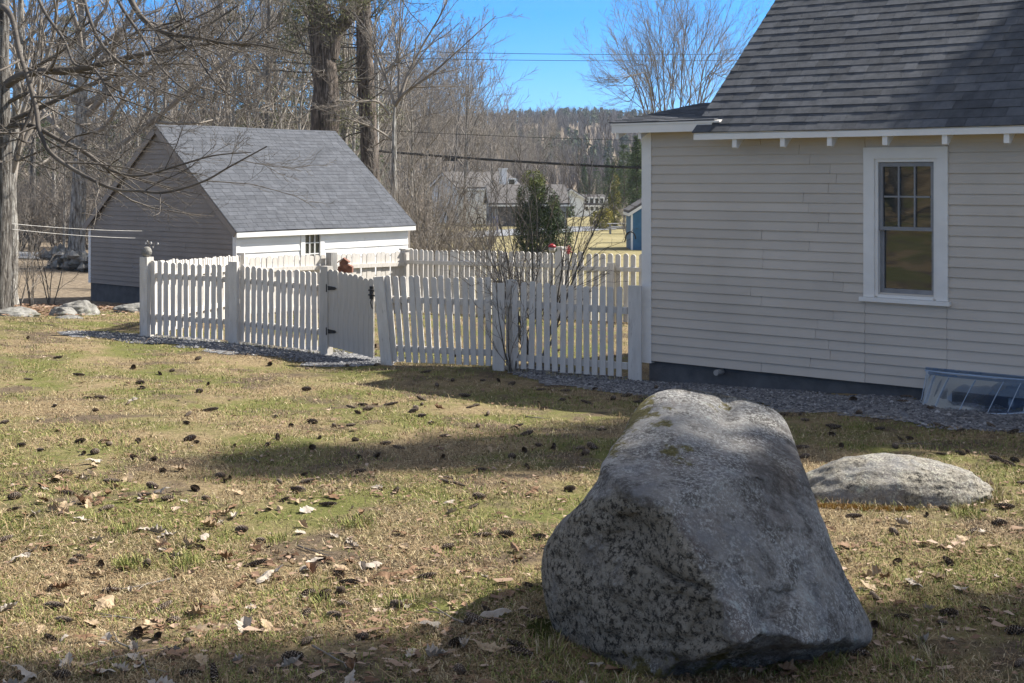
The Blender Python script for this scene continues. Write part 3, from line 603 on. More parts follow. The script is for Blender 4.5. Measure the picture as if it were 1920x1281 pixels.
# gate
GA, GB = P2 + [.05, 0, 0], at(707, 676, 17.3)
GT = thing('fence_gate', (*((GA + GB)[:2] / 2), sz(*((GA + GB)[:2] / 2))), 'closed board gate with black strap hinges in the shaded picket fence', 'gate')
ga = math.atan2(*(GB - GA)[1::-1]); dg = np.array([math.cos(ga), math.sin(ga)])
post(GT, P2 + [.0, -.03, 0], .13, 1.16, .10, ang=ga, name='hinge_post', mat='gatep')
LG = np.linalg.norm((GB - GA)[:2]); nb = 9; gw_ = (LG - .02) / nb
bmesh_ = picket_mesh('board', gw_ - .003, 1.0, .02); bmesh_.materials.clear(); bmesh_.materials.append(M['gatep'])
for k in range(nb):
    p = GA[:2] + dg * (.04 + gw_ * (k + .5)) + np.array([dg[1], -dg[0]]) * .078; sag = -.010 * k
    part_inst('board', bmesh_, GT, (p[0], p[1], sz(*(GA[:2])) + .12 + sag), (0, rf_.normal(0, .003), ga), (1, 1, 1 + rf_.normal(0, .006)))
nrm = np.array([dg[1], -dg[0]])
for zz in (.32, .88):
    mb = MB(); z = sz(*GA[:2]) + zz; q0_ = GA[:2] + nrm * .089 + dg * -.005
    def hp(a, zc): q = q0_ + dg * a; return (q[0], q[1], z + zc)
    def hq(a, zc): q = q0_ + dg * a + nrm * .012; return (q[0], q[1], z + zc)
    pr = [(0, -.075), (.03, -.075), (.03, -.03), (.17, -.018), (.20, 0), (.17, .018), (.03, .03), (.03, .075), (0, .075)]
    mb.prism([hp(*c) for c in pr], [hq(*c) for c in pr]); mb.tube([hq(.03, -.05), hq(.03, .05)], .011, 8); mb.build('strap_hinge', M['iron'], GT)
mb = MB(); e = GB[:2] + nrm * .10; zl = sz(*GA[:2]) + .83
for dz in (0, .06): mb.tube([(*(e + dg * -.05), zl + dz), (*(e + dg * .03 + nrm * .03), zl + dz + .01), (*(e + dg * .10), zl + dz - .02)], .010, 6)
mb.box((e[0], e[1], zl - .05), .055, .02, .16, ga); mb.tube([(*(e + dg * .02), zl), (*(e + nrm * .02), zl - .09), (*(e + dg * .01), zl - .17)], .007, 6)
mb.build('latch', M['iron'], GT)
# side and back runs
Q1 = at(452, 510, 24.2); Q2 = np.r_[Q1[:2] + vv * 4.15, 0]; Q4 = np.r_[Q2[:2] + u2 * 6.1, 0]
def on_line(A, d, px): k = (px - CX) / F; t = (k * A[1] - A[0]) / (d[0] - k * d[1]); return np.r_[A[:2] + d * t, 0]
Q3 = on_line(Q2, u2, 1053); print('yard', Q1, Q2, Q3, Q4)
FS = thing('picket_fence', (*((P0 + Q1)[:2] / 2), sz(*((P0 + Q1)[:2] / 2))), 'sunlit white side run of picket fence seen through the shaded left run', 'fence')
fence_run(FS, P0 + [0, .12, 0], Q1, 42, 1.05, r=rf_, side=1, topz=(sz(*P0[:2]) + 1.06, zat(480, Q1)))
post(FS, (Q1[0], Q1[1] - .02), .13, 1.2, ang=.1, z0=zat(474, Q1) - 1.35)
FB = thing('picket_fence', (*((Q1 + Q2)[:2] / 2), sz(*((Q1 + Q2)[:2] / 2))), 'sunlit white picket fence running in front of the shed wall', 'fence')
ab = math.atan2(vv[1], vv[0])
fence_run(FB, Q1, Q2, 31, 1.22, wd=.112, r=rf_, side=1, topz=(zat(482, Q1), zat(472, Q2)), rails=(.2, .80), ends=(.12, .12))
post(FB, Q2, .15, 1.2, ang=ab, cap=True, z0=zat(466, Q2) - 1.38)
pg = on_line(Q1, vv, 613); post(FB, pg + [.1, -.1, 0], .15, 1.2, ang=ab, mat='greywood', z0=zat(473, pg) - 1.35)
FK = thing('picket_fence', (*((Q2 + Q4)[:2] / 2), sz(*((Q2 + Q4)[:2] / 2))), 'white back run of picket fence between the capped tall post and the house corner', 'fence')
ak = math.atan2(u2[1], u2[0])
fence_run(FK, Q2, Q3, 28, 1.24, wd=.106, r=rf_, side=1, topz=(zat(468, Q2), zat(473, Q3)), rails=(.2, .80), ends=(.16, .1))
fence_run(FK, Q3, Q4, 13, 1.24, wd=.106, r=rf_, side=1, topz=(zat(474, Q3), zat(477, Q4)), rails=(.2, .78), ends=(.13, .1))
post(FK, Q3, .12, 1.2, ang=ak, cap=True, z0=zat(465, Q3) - 1.36); pp = on_line(Q2, u2, 1150); post(FK, pp + [-.05, -.09, 0], .15, 1.1, .05, ang=ak, z0=zat(498, pp) - 1.2)
# ------------------------------------------------------------------ ground sheets: gravel, roads
def gravel_mat():
    m, t, b = new_mat('grey_gravel'); L = t.links.new; co = N(t, 'ShaderNodeTexCoord')
    v = N(t, 'ShaderNodeTexVoronoi', i_Scale=38.); L(co.outputs['Object'], v.inputs['Vector'])
    bw = N(t, 'ShaderNodeSeparateColor'); L(v.outputs['Color'], bw.inputs[0])
    r = ramp(t, [(0, (.05, .05, .055)), (.55, (.15, .15, .155)), (1, (.34, .335, .33))]); L(bw.outputs[0], r.inputs[0]); L(r.outputs[0], b.inputs['Base Color'])
    bp = N(t, 'ShaderNodeBump', i_Strength=1., i_Distance=.02, invert=True); L(v.outputs['Distance'], bp.inputs['Height']); L(bp.outputs[0], b.inputs['Normal'])
    b.inputs['Roughness'].default_value = .9; return m
M['gravel'] = gravel_mat()
M['pebble'] = tone_mat('grey_pebble', [(0, (.05, .05, .055)), (.6, (.17, .17, .175)), (1, (.42, .41, .40))], .85)
G1 = [H(-.35, .02, 0)[:2], H(-1.9, .25, 0)[:2], H(-1.6, .75, 0)[:2], H(-.2, 1.15, 0)[:2], H(1.5, 1.35, 0)[:2], H(4., 1.5, 0)[:2], H(7.5, 1.6, 0)[:2], H(9., 1.6, 0)[:2], H(9., -.02, 0)[:2]]
G2 = [(P0 + [-.9, .15, 0])[:2], (P0 + [.1, .3, 0])[:2], (P2 + [.3, .15, 0])[:2], (P2 + [1.0, -.6, 0])[:2], (P2 + [.5, -1.1, 0])[:2], (P1 + [0, -1.0, 0])[:2], (P0 + [-.6, -.5, 0])[:2], (P0 + [-1.3, -.1, 0])[:2]]
for P_ in (G1, G2):
    o = sheet('gravel', P_, .06, .006, M['gravel'], .35); o['kind'] = 'structure'
ico = np.array([(0, 0, 1), (.9, 0, .1), (.28, .85, .1), (-.72, .53, .1), (-.72, -.53, .1), (.28, -.85, .1), (0, 0, -.6)])
icf = np.array([(0, 1, 2), (0, 2, 3), (0, 3, 4), (0, 4, 5), (0, 5, 1), (6, 2, 1), (6, 3, 2), (6, 4, 3), (6, 5, 4), (6, 1, 5)])
def pebbles(polys, n, r):
    vs_, fs_, ts_ = [], [], []; c = 0
    for P_, k in zip(polys, n):
        A = np.array(P_); q = r.uniform(A.min(0), A.max(0), (k * 3, 2)); jn = np.array([.3 * mnoise.noise(Vector((a * 1.7, b_ * 1.7, 3))) for a, b_ in q])
        q = q[in_poly(q[:, 0] + jn, q[:, 1] + jn, A)][:k]
        z = surf_z(q[:, 0], q[:, 1]); s = r.lognormal(-4.35, .35, len(q)); a = r.uniform(0, 6.28, len(q))
        base = ico[None] * s[:, None, None] * r.uniform(.7, 1.3, (len(q), 7, 3)) * [1.2, 1, .7]
        x = base[..., 0] * np.cos(a)[:, None] - base[..., 1] * np.sin(a)[:, None]; y = base[..., 0] * np.sin(a)[:, None] + base[..., 1] * np.cos(a)[:, None]
        v = np.stack([x + q[:, :1], y + q[:, 1:], base[..., 2] + z[:, None] + .006], -1)
        vs_.append(v.reshape(-1, 3)); fs_.append((icf[None] + 7 * np.arange(len(q))[:, None, None]).reshape(-1, 3) + c); ts_.append(np.repeat(np.clip(r.beta(1.6, 2.2, len(q)), 0, 1), 10)); c += 7 * len(q)
    mm = mesh_from('gravel_stones', np.concatenate(vs_), f3=[np.concatenate(fs_)], t3=[np.concatenate(ts_)]); mm.materials.append(M['pebble'])
    o = bpy.data.objects.new('gravel_stones', mm); COL.objects.link(o); o['kind'] = 'stuff'
pebbles([G1, G2], [16000, 5000], np.random.default_rng(3))
M['asphalt'] = noisy('worn_asphalt', [(.3, (.17, .175, .185)), (.7, (.24, .245, .255))], 1.5, 8, .9, .2, 30)
def road(pts, wd): 
    pts = np.array(pts, float); d = np.gradient(pts, axis=0); d /= np.linalg.norm(d, axis=1)[:, None]; n_ = np.c_[-d[:, 1], d[:, 0]] * wd / 2
    return list(map(tuple, pts + n_)) + list(map(tuple, (pts - n_)[::-1]))
def G_(px, py):                     # where that photo point meets the far ground
    ys = np.linspace(40, 260, 4000); xs = (px - CX) / F * ys; k = np.argmax(ground_z(xs, ys) >= EYE - (py - HZ) / F * ys); return (xs[k], ys[k])
for P_, wd in (([G_(640, 452), G_(760, 446), G_(880, 441), G_(1000, 434), G_(1100, 428), G_(1250, 427)], 7.5), ([(-40, 53), (-26, 56), (-17, 57.5), (-11, 60), (-4, 66)], 6.5)):
    o = sheet('road', road(P_, wd), .8, .05, M['asphalt']); o['kind'] = 'structure'

# ------------------------------------------------------------------ the boulder
def boulder_mat(name, warm=0., moss=.5):
    m, t, b = new_mat(name); L = t.links.new; co = N(t, 'ShaderNodeTexCoord'); V = co.outputs['Object']
    def nz(s, d=8., r=.65, vec=None):
        n = N(t, 'ShaderNodeTexNoise', i_Scale=s, i_Detail=d, i_Roughness=r); L(vec or V, n.inputs['Vector']); return n.outputs['Fac']
    base = ramp(t, [(.30, (.15, .136, .118)), (.5, (.33, .305, .275)), (.68, (.53, .495, .45))]); L(nz(2.2, 12, .72), base.inputs[0])
    rust = ramp(t, [(.48, (0, 0, 0)), (.66, (1, 1, 1))]); L(nz(1.7, 5), rust.inputs[0])
    c = mixc(t, rust.outputs[0], base.outputs[0], (.165, .13, .115))
    mps = N(t, 'ShaderNodeMapping'); mps.inputs['Scale'].default_value = (5, 5, 1.1); mps.inputs['Rotation'].default_value = (0, .35, 0); L(V, mps.inputs['Vector'])
    stn = ramp(t, [(.44, (0, 0, 0)), (.64, (1, 1, 1))]); L(nz(1.6, 6, .6, mps.outputs[0]), stn.inputs[0]); c = mixc(t, stn.outputs[0], c, (.235, .228, .225))
    dk_ = ramp(t, [(.50, (0, 0, 0)), (.58, (1, 1, 1))]); L(nz(4.2, 12, .78), dk_.inputs[0]); dkf = N(t, 'ShaderNodeMath', operation='MULTIPLY', i_1=.85); L(dk_.outputs[0], dkf.inputs[0]); c = mixc(t, dkf.outputs[0], c, (.095, .083, .072))
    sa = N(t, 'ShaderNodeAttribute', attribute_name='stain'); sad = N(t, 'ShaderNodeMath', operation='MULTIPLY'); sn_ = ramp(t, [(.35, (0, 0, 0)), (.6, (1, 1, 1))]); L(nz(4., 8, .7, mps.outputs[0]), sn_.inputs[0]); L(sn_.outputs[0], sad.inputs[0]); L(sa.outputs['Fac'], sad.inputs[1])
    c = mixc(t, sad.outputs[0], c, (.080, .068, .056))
    sp = ramp(t, [(.50, (0, 0, 0)), (.56, (1, 1, 1))]); L(nz(60., 8, .85), sp.inputs[0])                # pale lichen grains
    pa_ = N(t, 'ShaderNodeAttribute', attribute_name='pale'); pad = N(t, 'ShaderNodeMath', operation='ADD'); L(nz(3.2, 9, .7), pad.inputs[0]); L(pa_.outputs['Fac'], pad.inputs[1])
    pm = ramp(t, [(.40, (.14,) * 3), (.58, (1, 1, 1))]); L(pad.outputs[0], pm.inputs[0])
    mm = N(t, 'ShaderNodeMath', operation='MULTIPLY'); L(sp.outputs[0], mm.inputs[0]); L(pm.outputs[0], mm.inputs[1])
    c = mixc(t, mm.outputs[0], c, (.56 + warm, .55 + warm * .9, .51))
    big = ramp(t, [(.60, (0, 0, 0)), (.66, (1, 1, 1))]); L(nz(5.5, 10, .72), big.inputs[0])          # pale lichen crusts
    c = mixc(t, big.outputs[0], c, (.46 + warm, .48 + warm, .45))
    bk = ramp(t, [(.495, (0, 0, 0)), (.54, (1, 1, 1))]); L(nz(34., 9, .88), bk.inputs[0])                # black lichen flecks, in patches
    bpm = ramp(t, [(.47, (0, 0, 0)), (.60, (1, 1, 1))]); 
    at_ = N(t, 'ShaderNodeAttribute', attribute_name='lichen'); ad = N(t, 'ShaderNodeMath', operation='ADD'); n_ = nz(4.5, 8, .7); 
    L(n_, ad.inputs[0]); L(at_.outputs['Fac'], ad.inputs[1]); L(ad.outputs[0], bpm.inputs[0])
    m2 = N(t, 'ShaderNodeMath', operation='MULTIPLY'); L(bk.outputs[0], m2.inputs[0]); L(bpm.outputs[0], m2.inputs[1])
    tan = mixc(t, bpm.outputs[0], c, (.42, .375, .295)); c = mixc(t, .8, c, tan)
    c = mixc(t, m2.outputs[0], c, (.048, .043, .036))
    mo = N(t, 'ShaderNodeAttribute', attribute_name='moss'); ad2 = N(t, 'ShaderNodeMath', operation='ADD'); L(nz(11., 8, .7), ad2.inputs[0]); L(mo.outputs['Fac'], ad2.inputs[1])
    mr_ = ramp(t, [(.72, (0, 0, 0)), (.80, (1, 1, 1))]); L(ad2.outputs[0], mr_.inputs[0])
    mc = ramp(t, [(.35, (.09, .075, .022)), (.6, (.19, .165, .06))]); L(nz(60., 3), mc.inputs[0]); c = mixc(t, mr_.outputs[0], c, mc.outputs[0])
    L(c, b.inputs['Base Color']); b.inputs['Roughness'].default_value = .88; b.inputs['Specular IOR Level'].default_value = .25
    b1 = N(t, 'ShaderNodeBump', i_Strength=.8, i_Distance=.018); L(nz(140., 6, .75), b1.inputs['Height'])
    b2 = N(t, 'ShaderNodeBump', i_Strength=.75, i_Distance=.07); L(nz(12., 9, .65), b2.inputs['Height']); L(b1.outputs[0], b2.inputs['Normal']); L(b2.outputs[0], b.inputs['Normal'])
    return m
M['boulder'] = boulder_mat('lichen_granite'); M['rock2'] = boulder_mat('pale_granite', .10)
def plane3(p1, p2, p3):
    A = np.array([[p[0], p[1], 1] for p in (p1, p2, p3)], float); return np.linalg.solve(A, np.array([p[2] for p in (p1, p2, p3)], float))
def boulder():
    sil = np.array([(1190, 772), (1206, 752), (1245, 735), (1290, 729), (1330, 735), (1366, 746), (1410, 750), (1448, 764), (1470, 782), (1484, 815), (1499, 860), (1518, 910), (1536, 960), (1560, 1025),
                    (1585, 1082), (1612, 1130), (1634, 1172), (1640, 1196), (1610, 1225), (1530, 1262), (1440, 1300), (1330, 1330), (1210, 1322), (1120, 1285), (1068, 1240), (1040, 1188), (1024, 1130),
                    (1014, 1070), (1022, 1025), (1052, 985), (1092, 940), (1122, 902), (1128, 870), (1150, 838), (1172, 806)], float)
    c = np.array([1320., 1030.]); d = sil - c; ang = np.arctan2(d[:, 1], d[:, 0]); rad = np.hypot(d[:, 0], d[:, 1]); o = np.argsort(ang); ang, rad = ang[o], rad[o]
    nphi, nr = 360, 110; phi = np.linspace(-math.pi, math.pi, nphi, endpoint=False)
    Rr = np.interp(phi, np.r_[ang[-3:] - 2 * math.pi, ang, ang[:3] + 2 * math.pi], np.r_[rad[-3:], rad, rad[:3]])
    ker = np.exp(-(np.arange(-6, 7) / 2.6) ** 2); ker /= ker.sum(); Rr = np.convolve(np.r_[Rr[-6:], Rr, Rr[:6]], ker, 'valid')
    pl = [plane3((1260, 950, 5.50), (1400, 1175, 5.33), (1465, 800, 6.12)),       # big pale face, leaning back
          plane3((1300, 740, 6.75), (1205, 850, 6.02), (1420, 775, 6.62)),       # top
          plane3((1250, 935, 5.50), (1040, 1060, 5.93), (1190, 1250, 5.60)),      # flecked left face
          plane3((1475, 900, 5.97), (1600, 1150, 5.83), (1420, 1080, 5.42)),      # right flank
          plane3((1400, 1215, 5.34), (1200, 1285, 5.66), (1590, 1200, 5.70)),     # undercut foot
          plane3((1130, 900, 5.86), (1060, 1000, 5.82), (1200, 960, 5.56))]       # left shoulder
    fr = np.random.default_rng(77)
    def y0(px, py):
        a = np.stack([p[0] * px + p[1] * py + p[2] for p in pl]); return a.max(0)
    extra = []
    for (fx_, fy_, tx, ty) in ((1420, 1000, .16, .05), (1330, 880, -.12, .10), (1520, 1060, -.10, .14), (1290, 800, .10, -.14), (1440, 860, .05, .16), (1150, 1120, .16, .06), (1230, 1040, -.14, .10), (1110, 1010, .1, -.16), (1180, 1190, .05, .18), (1400, 1120, -.12, -.12), (1540, 1150, .12, .10), (1380, 790, -.14, .06)):
        b0_ = y0(np.array([fx_]), np.array([fy_]))[0]; gx_ = (y0(np.array([fx_ + 4.]), np.array([fy_]))[0] - b0_) / 4; gy_ = (y0(np.array([fx_]), np.array([fy_ + 4.]))[0] - b0_) / 4
        a_ = gx_ + tx / 450; c_1 = gy_ + ty / 450; extra.append(np.array([a_, c_1, b0_ + .004 - a_ * fx_ - c_1 * fy_]))
    pl = pl + extra
    def yfront(px, py):
        K = 55.; a = np.stack([p[0] * px + p[1] * py + p[2] for p in pl]); m_ = a.max(0)
        return m_ + np.log(np.exp(K * (a - m_)).sum(0)) / K
    rho = 1 - (1 - np.linspace(0, 1, nr)) ** 1.5
    PX = c[0] + rho[:, None] * Rr[None] * np.cos(phi)[None]; PY = c[1] + rho[:, None] * Rr[None] * np.sin(phi)[None]
    Yf = yfront(PX, PY)
    notch = .07 * np.exp(-((PX - 1447 + (PY - 1150) * .55) / 17) ** 2 - ((PY - 1150) / 34) ** 2)
    crack = .055 * np.exp(-((PY - (1075 + (PX - 1250) * .42)) / 7) ** 2) * np.exp(-((PX - 1265) / 75) ** 2)
    strat = .012 * np.sin((PY - .12 * PX) / 7.5) * sstep(1195, 1230, PY + .05 * (PX - 1300)) * sstep(1440, 1380, PX)
    Yf = Yf + notch + crack + strat
    gs = lambda x, y, a, b_: np.exp(-((PX - x) / a) ** 2 - ((PY - y) / b_) ** 2)
    Yf = Yf - .13 * gs(1268, 800, 62, 62) + .07 * gs(1362, 782, 18, 40) + .075 * gs(1478, 890, 40, 75) - .05 * gs(1350, 880, 45, 60) - .04 * gs(1540, 1050, 30, 90) + .05 * gs(1180, 1010, 60, 30) - .05 * gs(1120, 1130, 60, 60)
    rim = Yf[-1]; Yrim = np.clip(rim + .12, 5.62, 6.75)
    kk = (1 - (1 - np.clip(rho, 0, 1) ** 10) ** .5)[:, None]
    Yf = Yf + (Yrim - rim)[None] * kk
    def world(px, py, Y): return np.stack([(px - CX) / F * Y, Y, EYE - (py - HZ) / F * Y], -1)
    Vf = world(PX, PY, Yf).reshape(-1, 3)
    # the far side, rounding away behind the outline
    nb_ = 50; tb = np.linspace(0, 1, nb_ + 1)[1:]
    cw = world(np.array([1320.]), np.array([1010.]), np.array([6.25]))[0]
    rimw = Vf.reshape(nr, nphi, 3)[-1]; Vb = []
    for t_ in tb:
        a = t_ * math.pi / 2; q = cw + (rimw - cw) * math.cos(a) ** .8 * [1, 1, 1]; q = q + np.array([.05, .85, -.25]) * math.sin(a); Vb.append(q)
    V = np.concatenate([Vf, np.concatenate(Vb)])
    rdg = 1 - np.abs(vnoise(V * np.array([2.6, 2.6, 4.2]) + 7., 1., 4)) * 2.2; nz_ = vnoise(V * 2.1, 1., 6) * .040 + np.clip(rdg, -1, 1) * .020 + vnoise(V * 11., 1., 5) * .010
    inner = np.r_[np.repeat(1 - .6 * sstep(.93, 1, rho), nphi), np.ones(nb_ * nphi)]
    V[:, 1] += nz_ * 1.2 * inner; V[:, 2] += nz_ * .45 * inner
    R_ = nr + nb_; i = np.arange(R_ - 1)[:, None] * nphi; j = np.arange(nphi)[None, :]; j2 = (j + 1) % nphi
    f = np.stack([i + j, i + j2, i + nphi + j2, i + nphi + j], -1).reshape(-1, 4)
    og = np.array([V[:, 0].mean(), V[:, 1].mean(), V[:, 2].min()])
    mm = mesh_from('boulder', V - og, [f], smooth=True); mm.materials.append(M['boulder'])
    pxv, pyv = np.r_[PX.ravel(), np.full(nb_ * nphi, 1300.)], np.r_[PY.ravel(), np.full(nb_ * nphi, 1000.)]
    ridge = 1250 + .49 * (pyv - 940)
    lich = .16 * sstep(30, -40, pxv - ridge) * sstep(925, 965, pyv) * sstep(1260, 1215, pyv) - .12 * sstep(-20, 50, pxv - ridge) - .1 * sstep(950, 900, pyv)
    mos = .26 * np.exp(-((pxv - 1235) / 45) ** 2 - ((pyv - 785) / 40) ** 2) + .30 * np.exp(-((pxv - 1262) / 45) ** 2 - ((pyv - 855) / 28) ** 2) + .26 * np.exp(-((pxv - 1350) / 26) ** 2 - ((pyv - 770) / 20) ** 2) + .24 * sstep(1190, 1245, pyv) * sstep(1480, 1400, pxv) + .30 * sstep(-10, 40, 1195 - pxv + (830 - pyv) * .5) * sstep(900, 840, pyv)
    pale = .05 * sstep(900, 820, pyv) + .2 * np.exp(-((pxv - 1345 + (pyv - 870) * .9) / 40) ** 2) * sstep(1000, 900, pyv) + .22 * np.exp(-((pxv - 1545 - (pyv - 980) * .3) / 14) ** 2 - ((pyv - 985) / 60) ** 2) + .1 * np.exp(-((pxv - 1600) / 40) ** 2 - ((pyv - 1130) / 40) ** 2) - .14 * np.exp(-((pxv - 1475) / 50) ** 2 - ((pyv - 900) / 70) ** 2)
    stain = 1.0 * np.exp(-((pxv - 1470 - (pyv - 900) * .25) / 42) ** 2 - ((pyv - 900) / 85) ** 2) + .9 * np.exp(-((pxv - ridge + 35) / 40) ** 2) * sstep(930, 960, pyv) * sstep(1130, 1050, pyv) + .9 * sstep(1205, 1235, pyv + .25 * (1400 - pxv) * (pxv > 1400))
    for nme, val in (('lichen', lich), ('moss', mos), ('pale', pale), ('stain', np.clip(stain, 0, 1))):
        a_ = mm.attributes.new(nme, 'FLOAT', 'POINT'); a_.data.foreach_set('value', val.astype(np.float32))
    ob = bpy.data.objects.new('boulder', mm); COL.objects.link(ob); ob.location = og
    tag(ob, 'huge grey lichen-covered boulder in the foreground of the lawn', 'boulder')
boulder()
def rock(name, c, size, ang, r, label, mat, n=60, power=.75, skew=0., amp=.10, lab_group=None):
    th = np.linspace(0, 2 * math.pi, n * 2, endpoint=False); el = np.linspace(-.35, math.pi / 2, n)
    E, T = np.meshgrid(el, th, indexing='ij'); ce = np.sign(np.cos(E)) * np.abs(np.cos(E)) ** power; se = np.sign(np.sin(E)) * np.abs(np.sin(E)) ** .9
    p = np.stack([ce * np.cos(T), ce * np.sin(T), se], -1).reshape(-1, 3); off = r.uniform(0, 50, 3)
    p *= (1 + amp * vnoise(p * 1.3 + off, 1., 5) + amp * .3 * vnoise(p * 5 + off, 1., 4))[:, None]
    p[:, 0] += skew * p[:, 2]; p[:, 2] *= 1 - .32 * np.clip(p[:, 0] * np.sign(skew or 1), 0, 2) * (abs(skew) > 0)
    p = p * np.array(size) / 1.; ca, sa = math.cos(ang), math.sin(ang)
    q = np.c_[p[:, 0] * ca - p[:, 1] * sa, p[:, 0] * sa + p[:, 1] * ca, p[:, 2]]
    i = np.arange(n - 1)[:, None] * 2 * n; j = np.arange(2 * n)[None, :]; j2 = (j + 1) % (2 * n)
    f = np.stack([i + j, i + j2, i + 2 * n + j2, i + 2 * n + j], -1).reshape(-1, 4)
    mm = mesh_from(name, q, [f], smooth=True); mm.materials.append(mat)
    ob = bpy.data.objects.new(name, mm); COL.objects.link(ob); ob.location = c; tag(ob, label, 'rock'); return ob
rr = np.random.default_rng(21)
RK = ground_hit(1680, 952); RKc = RK + [0.04, .34, -.03]
rock('rock', RKc, (.66, .36, .30), -.03, rr, 'low pale rock lying in the grass to the right behind the big boulder', M['rock2'], skew=-.22 * -1, amp=.09)
for (px, py, Y, sx, sy_, hz_, lab, a) in ((148, 583, 25.5, .34, .28, .25, 'rounded pale rock in the leaf litter left of the shed corner', .2), (118, 584, 25.0, .26, .2, .15, 'small flat pale rock against the left side of the rounded rock', -.2),
                                          (22, 592, 24.0, .5, .3, .17, 'low greenish rock at the left edge below the big tree', 0.), (255, 578, 27., .42, .3, .16, 'brown topped rock at the foot of the shed wall behind the fence corner', 0.),
                                          (128, 603, 22.5, .22, .16, .06, 'small flat stone half buried in brown leaves at the left', 0.)):
    p = at(px, py, Y); p[2] = sz(p[0], p[1]); rock('rock', p, (sx, sy_, hz_), a, rr, lab, M['stone'], n=28, amp=.2)
# stone wall beside the left road
mb = MB(); wr = np.random.default_rng(9)
for k in range(60):
    f_ = wr.random(); p = at(84, 505, 47) * (1 - f_) + at(185, 507, 44.5) * f_; z0 = sz(p[0], p[1]); s = wr.uniform(.13, .32)
    v = ico * s * wr.uniform(.7, 1.35, (7, 3)); mb.add(v + [p[0], p[1] + wr.normal(0, .18), z0 + wr.uniform(0, .55)], icf, float(wr.random()))
    mb.add(v * .7 + [p[0] + .2, p[1] + wr.normal(0, .18), z0 + wr.uniform(0, .3)], icf, float(wr.random()))
tag(mb.build('stone_wall', M['stone']), 'low tumbled dry stone wall beside the road left of the shed', 'stone wall')
# ------------------------------------------------------------------ trees and shrubs
def unit(v): return v / (np.linalg.norm(v) + 1e-12)
def rot_dir(d, ang, az):
    d = unit(d); ref = np.array([0, 0, 1.]) if abs(d[2]) < .9 else np.array([1., 0, 0])
    a = unit(np.cross(d, ref)); b = np.cross(d, a)
    return unit(d * math.cos(ang) + (a * math.cos(az) + b * math.sin(az)) * math.sin(ang))
def shoot(p, d, L, n, wob, up, r):
    pts = [np.array(p, float)]; d = unit(np.array(d, float))
    for _ in range(n):
        d = unit(d + r.normal(0, wob, 3) + np.array([0, 0, up])); pts.append(pts[-1] + d * L / n)
    return np.array(pts)
def sprout(out, pts, rad, level, P, r):
    """children along a limb; out = list of (points, radii, level)"""
    if level >= P['max']: return
    n = P['n'][level]; n = max(1, int(n * r.uniform(.75, 1.25))); Lp = np.linalg.norm(np.diff(pts, axis=0), axis=1).sum(); az = r.uniform(0, 6.28)
    for k in range(n):
        t = P['t0'][level] + (1 - P['t0'][level]) * (k + r.uniform(.1, .9)) / n; x = t * (len(pts) - 1); i = min(int(x), len(pts) - 2); f_ = x - i
        p = pts[i] * (1 - f_) + pts[i + 1] * f_; d = pts[i + 1] - pts[i]; az += 2.4 + r.normal(0, .5)
        dd = rot_dir(d, r.normal(P['ang'][level], .16), az)
        if level >= 1 and dd[2] < -.5: dd[2] *= .3
        L = Lp * P['len'][level] * (1.15 - .7 * t) * r.uniform(.6, 1.3); rd = min(rad[i] * P['rr'], max(L * .02, .0022)); rd = max(rd, P.get('rmin', .003))
        c = shoot(p, dd, L, P['seg'][level], P['wob'], P['up'][level], r); cr = np.linspace(rd, max(rd * .35, P.get('rmin', .003) * .6), len(c))
        out.append((c, cr, level + 1)); sprout(out, c, cr, level + 1, P, r)
def tubes(mb, items, lo, hi):
    for pts, rad, lv in items:
        if lo <= lv <= hi: mb.tube(pts, rad, (9, 6, 4, 3, 3, 3)[lv], cap=False)
BARE = dict(max=4, n=(13, 8, 7, 5), t0=(.28, .25, .2, .2), ang=(.85, .7, .65, .6), len=(.52, .5, .45, .5), seg=(7, 5, 4, 3), up=(.10, .06, .05, .03), wob=.13, rr=.55)
UPR = dict(BARE, ang=(.55, .5, .5, .5), n=(15, 8, 6, 5), up=(.16, .10, .06, .04), t0=(.22, .2, .2, .2))
LOW = dict(BARE, max=3, n=(14, 9, 7), rmin=.012)
FARP = dict(BARE, max=3, n=(15, 10, 8), rmin=.014, ang=(.6, .6, .6), up=(.12, .07, .05))
def bare_tree(name, base, h, r0, P, r, label, cat='tree', group=None, bark='bark', twig='twig', lean=(0, 0), stems=1, spread=.3, trunkpts=None, extra=None, fork=None):
    th = thing(name, base, label, cat, group); items = []
    for s in range(stems):
        if trunkpts is not None: tp = np.array(trunkpts)
        else:
            a = r.uniform(0, 6.28); d = np.array([lean[0] + (spread * math.cos(a) if stems > 1 else 0), lean[1] + (spread * math.sin(a) if stems > 1 else 0), 1.])
            tp = shoot(np.array(base) + [0, 0, -.2], d, h * (r.uniform(.75, 1.05) if stems > 1 else 1), 10, .035 if stems == 1 else .06, .03, r)
        rad = r0 * np.linspace(1, .12, len(tp)) ** .8; rad[0] *= 1.25; items.append((tp, rad, 0)); sprout(items, tp, rad, 0, P, r)
    for (pts, ra, rb, lv, PP) in (extra or []):
        pts = np.array(pts); rd = np.linspace(ra, rb, len(pts)); items.append((pts, rd, lv)); sprout(items, pts, rd, lv, PP or P, r)
    mb = MB(); tubes(mb, items, 0, 0); mb.build('trunk', M[bark], th, smooth=True)
    mb = MB(); tubes(mb, items, 1, 9); mb.build('crown', M[twig], th, smooth=True)
    return th
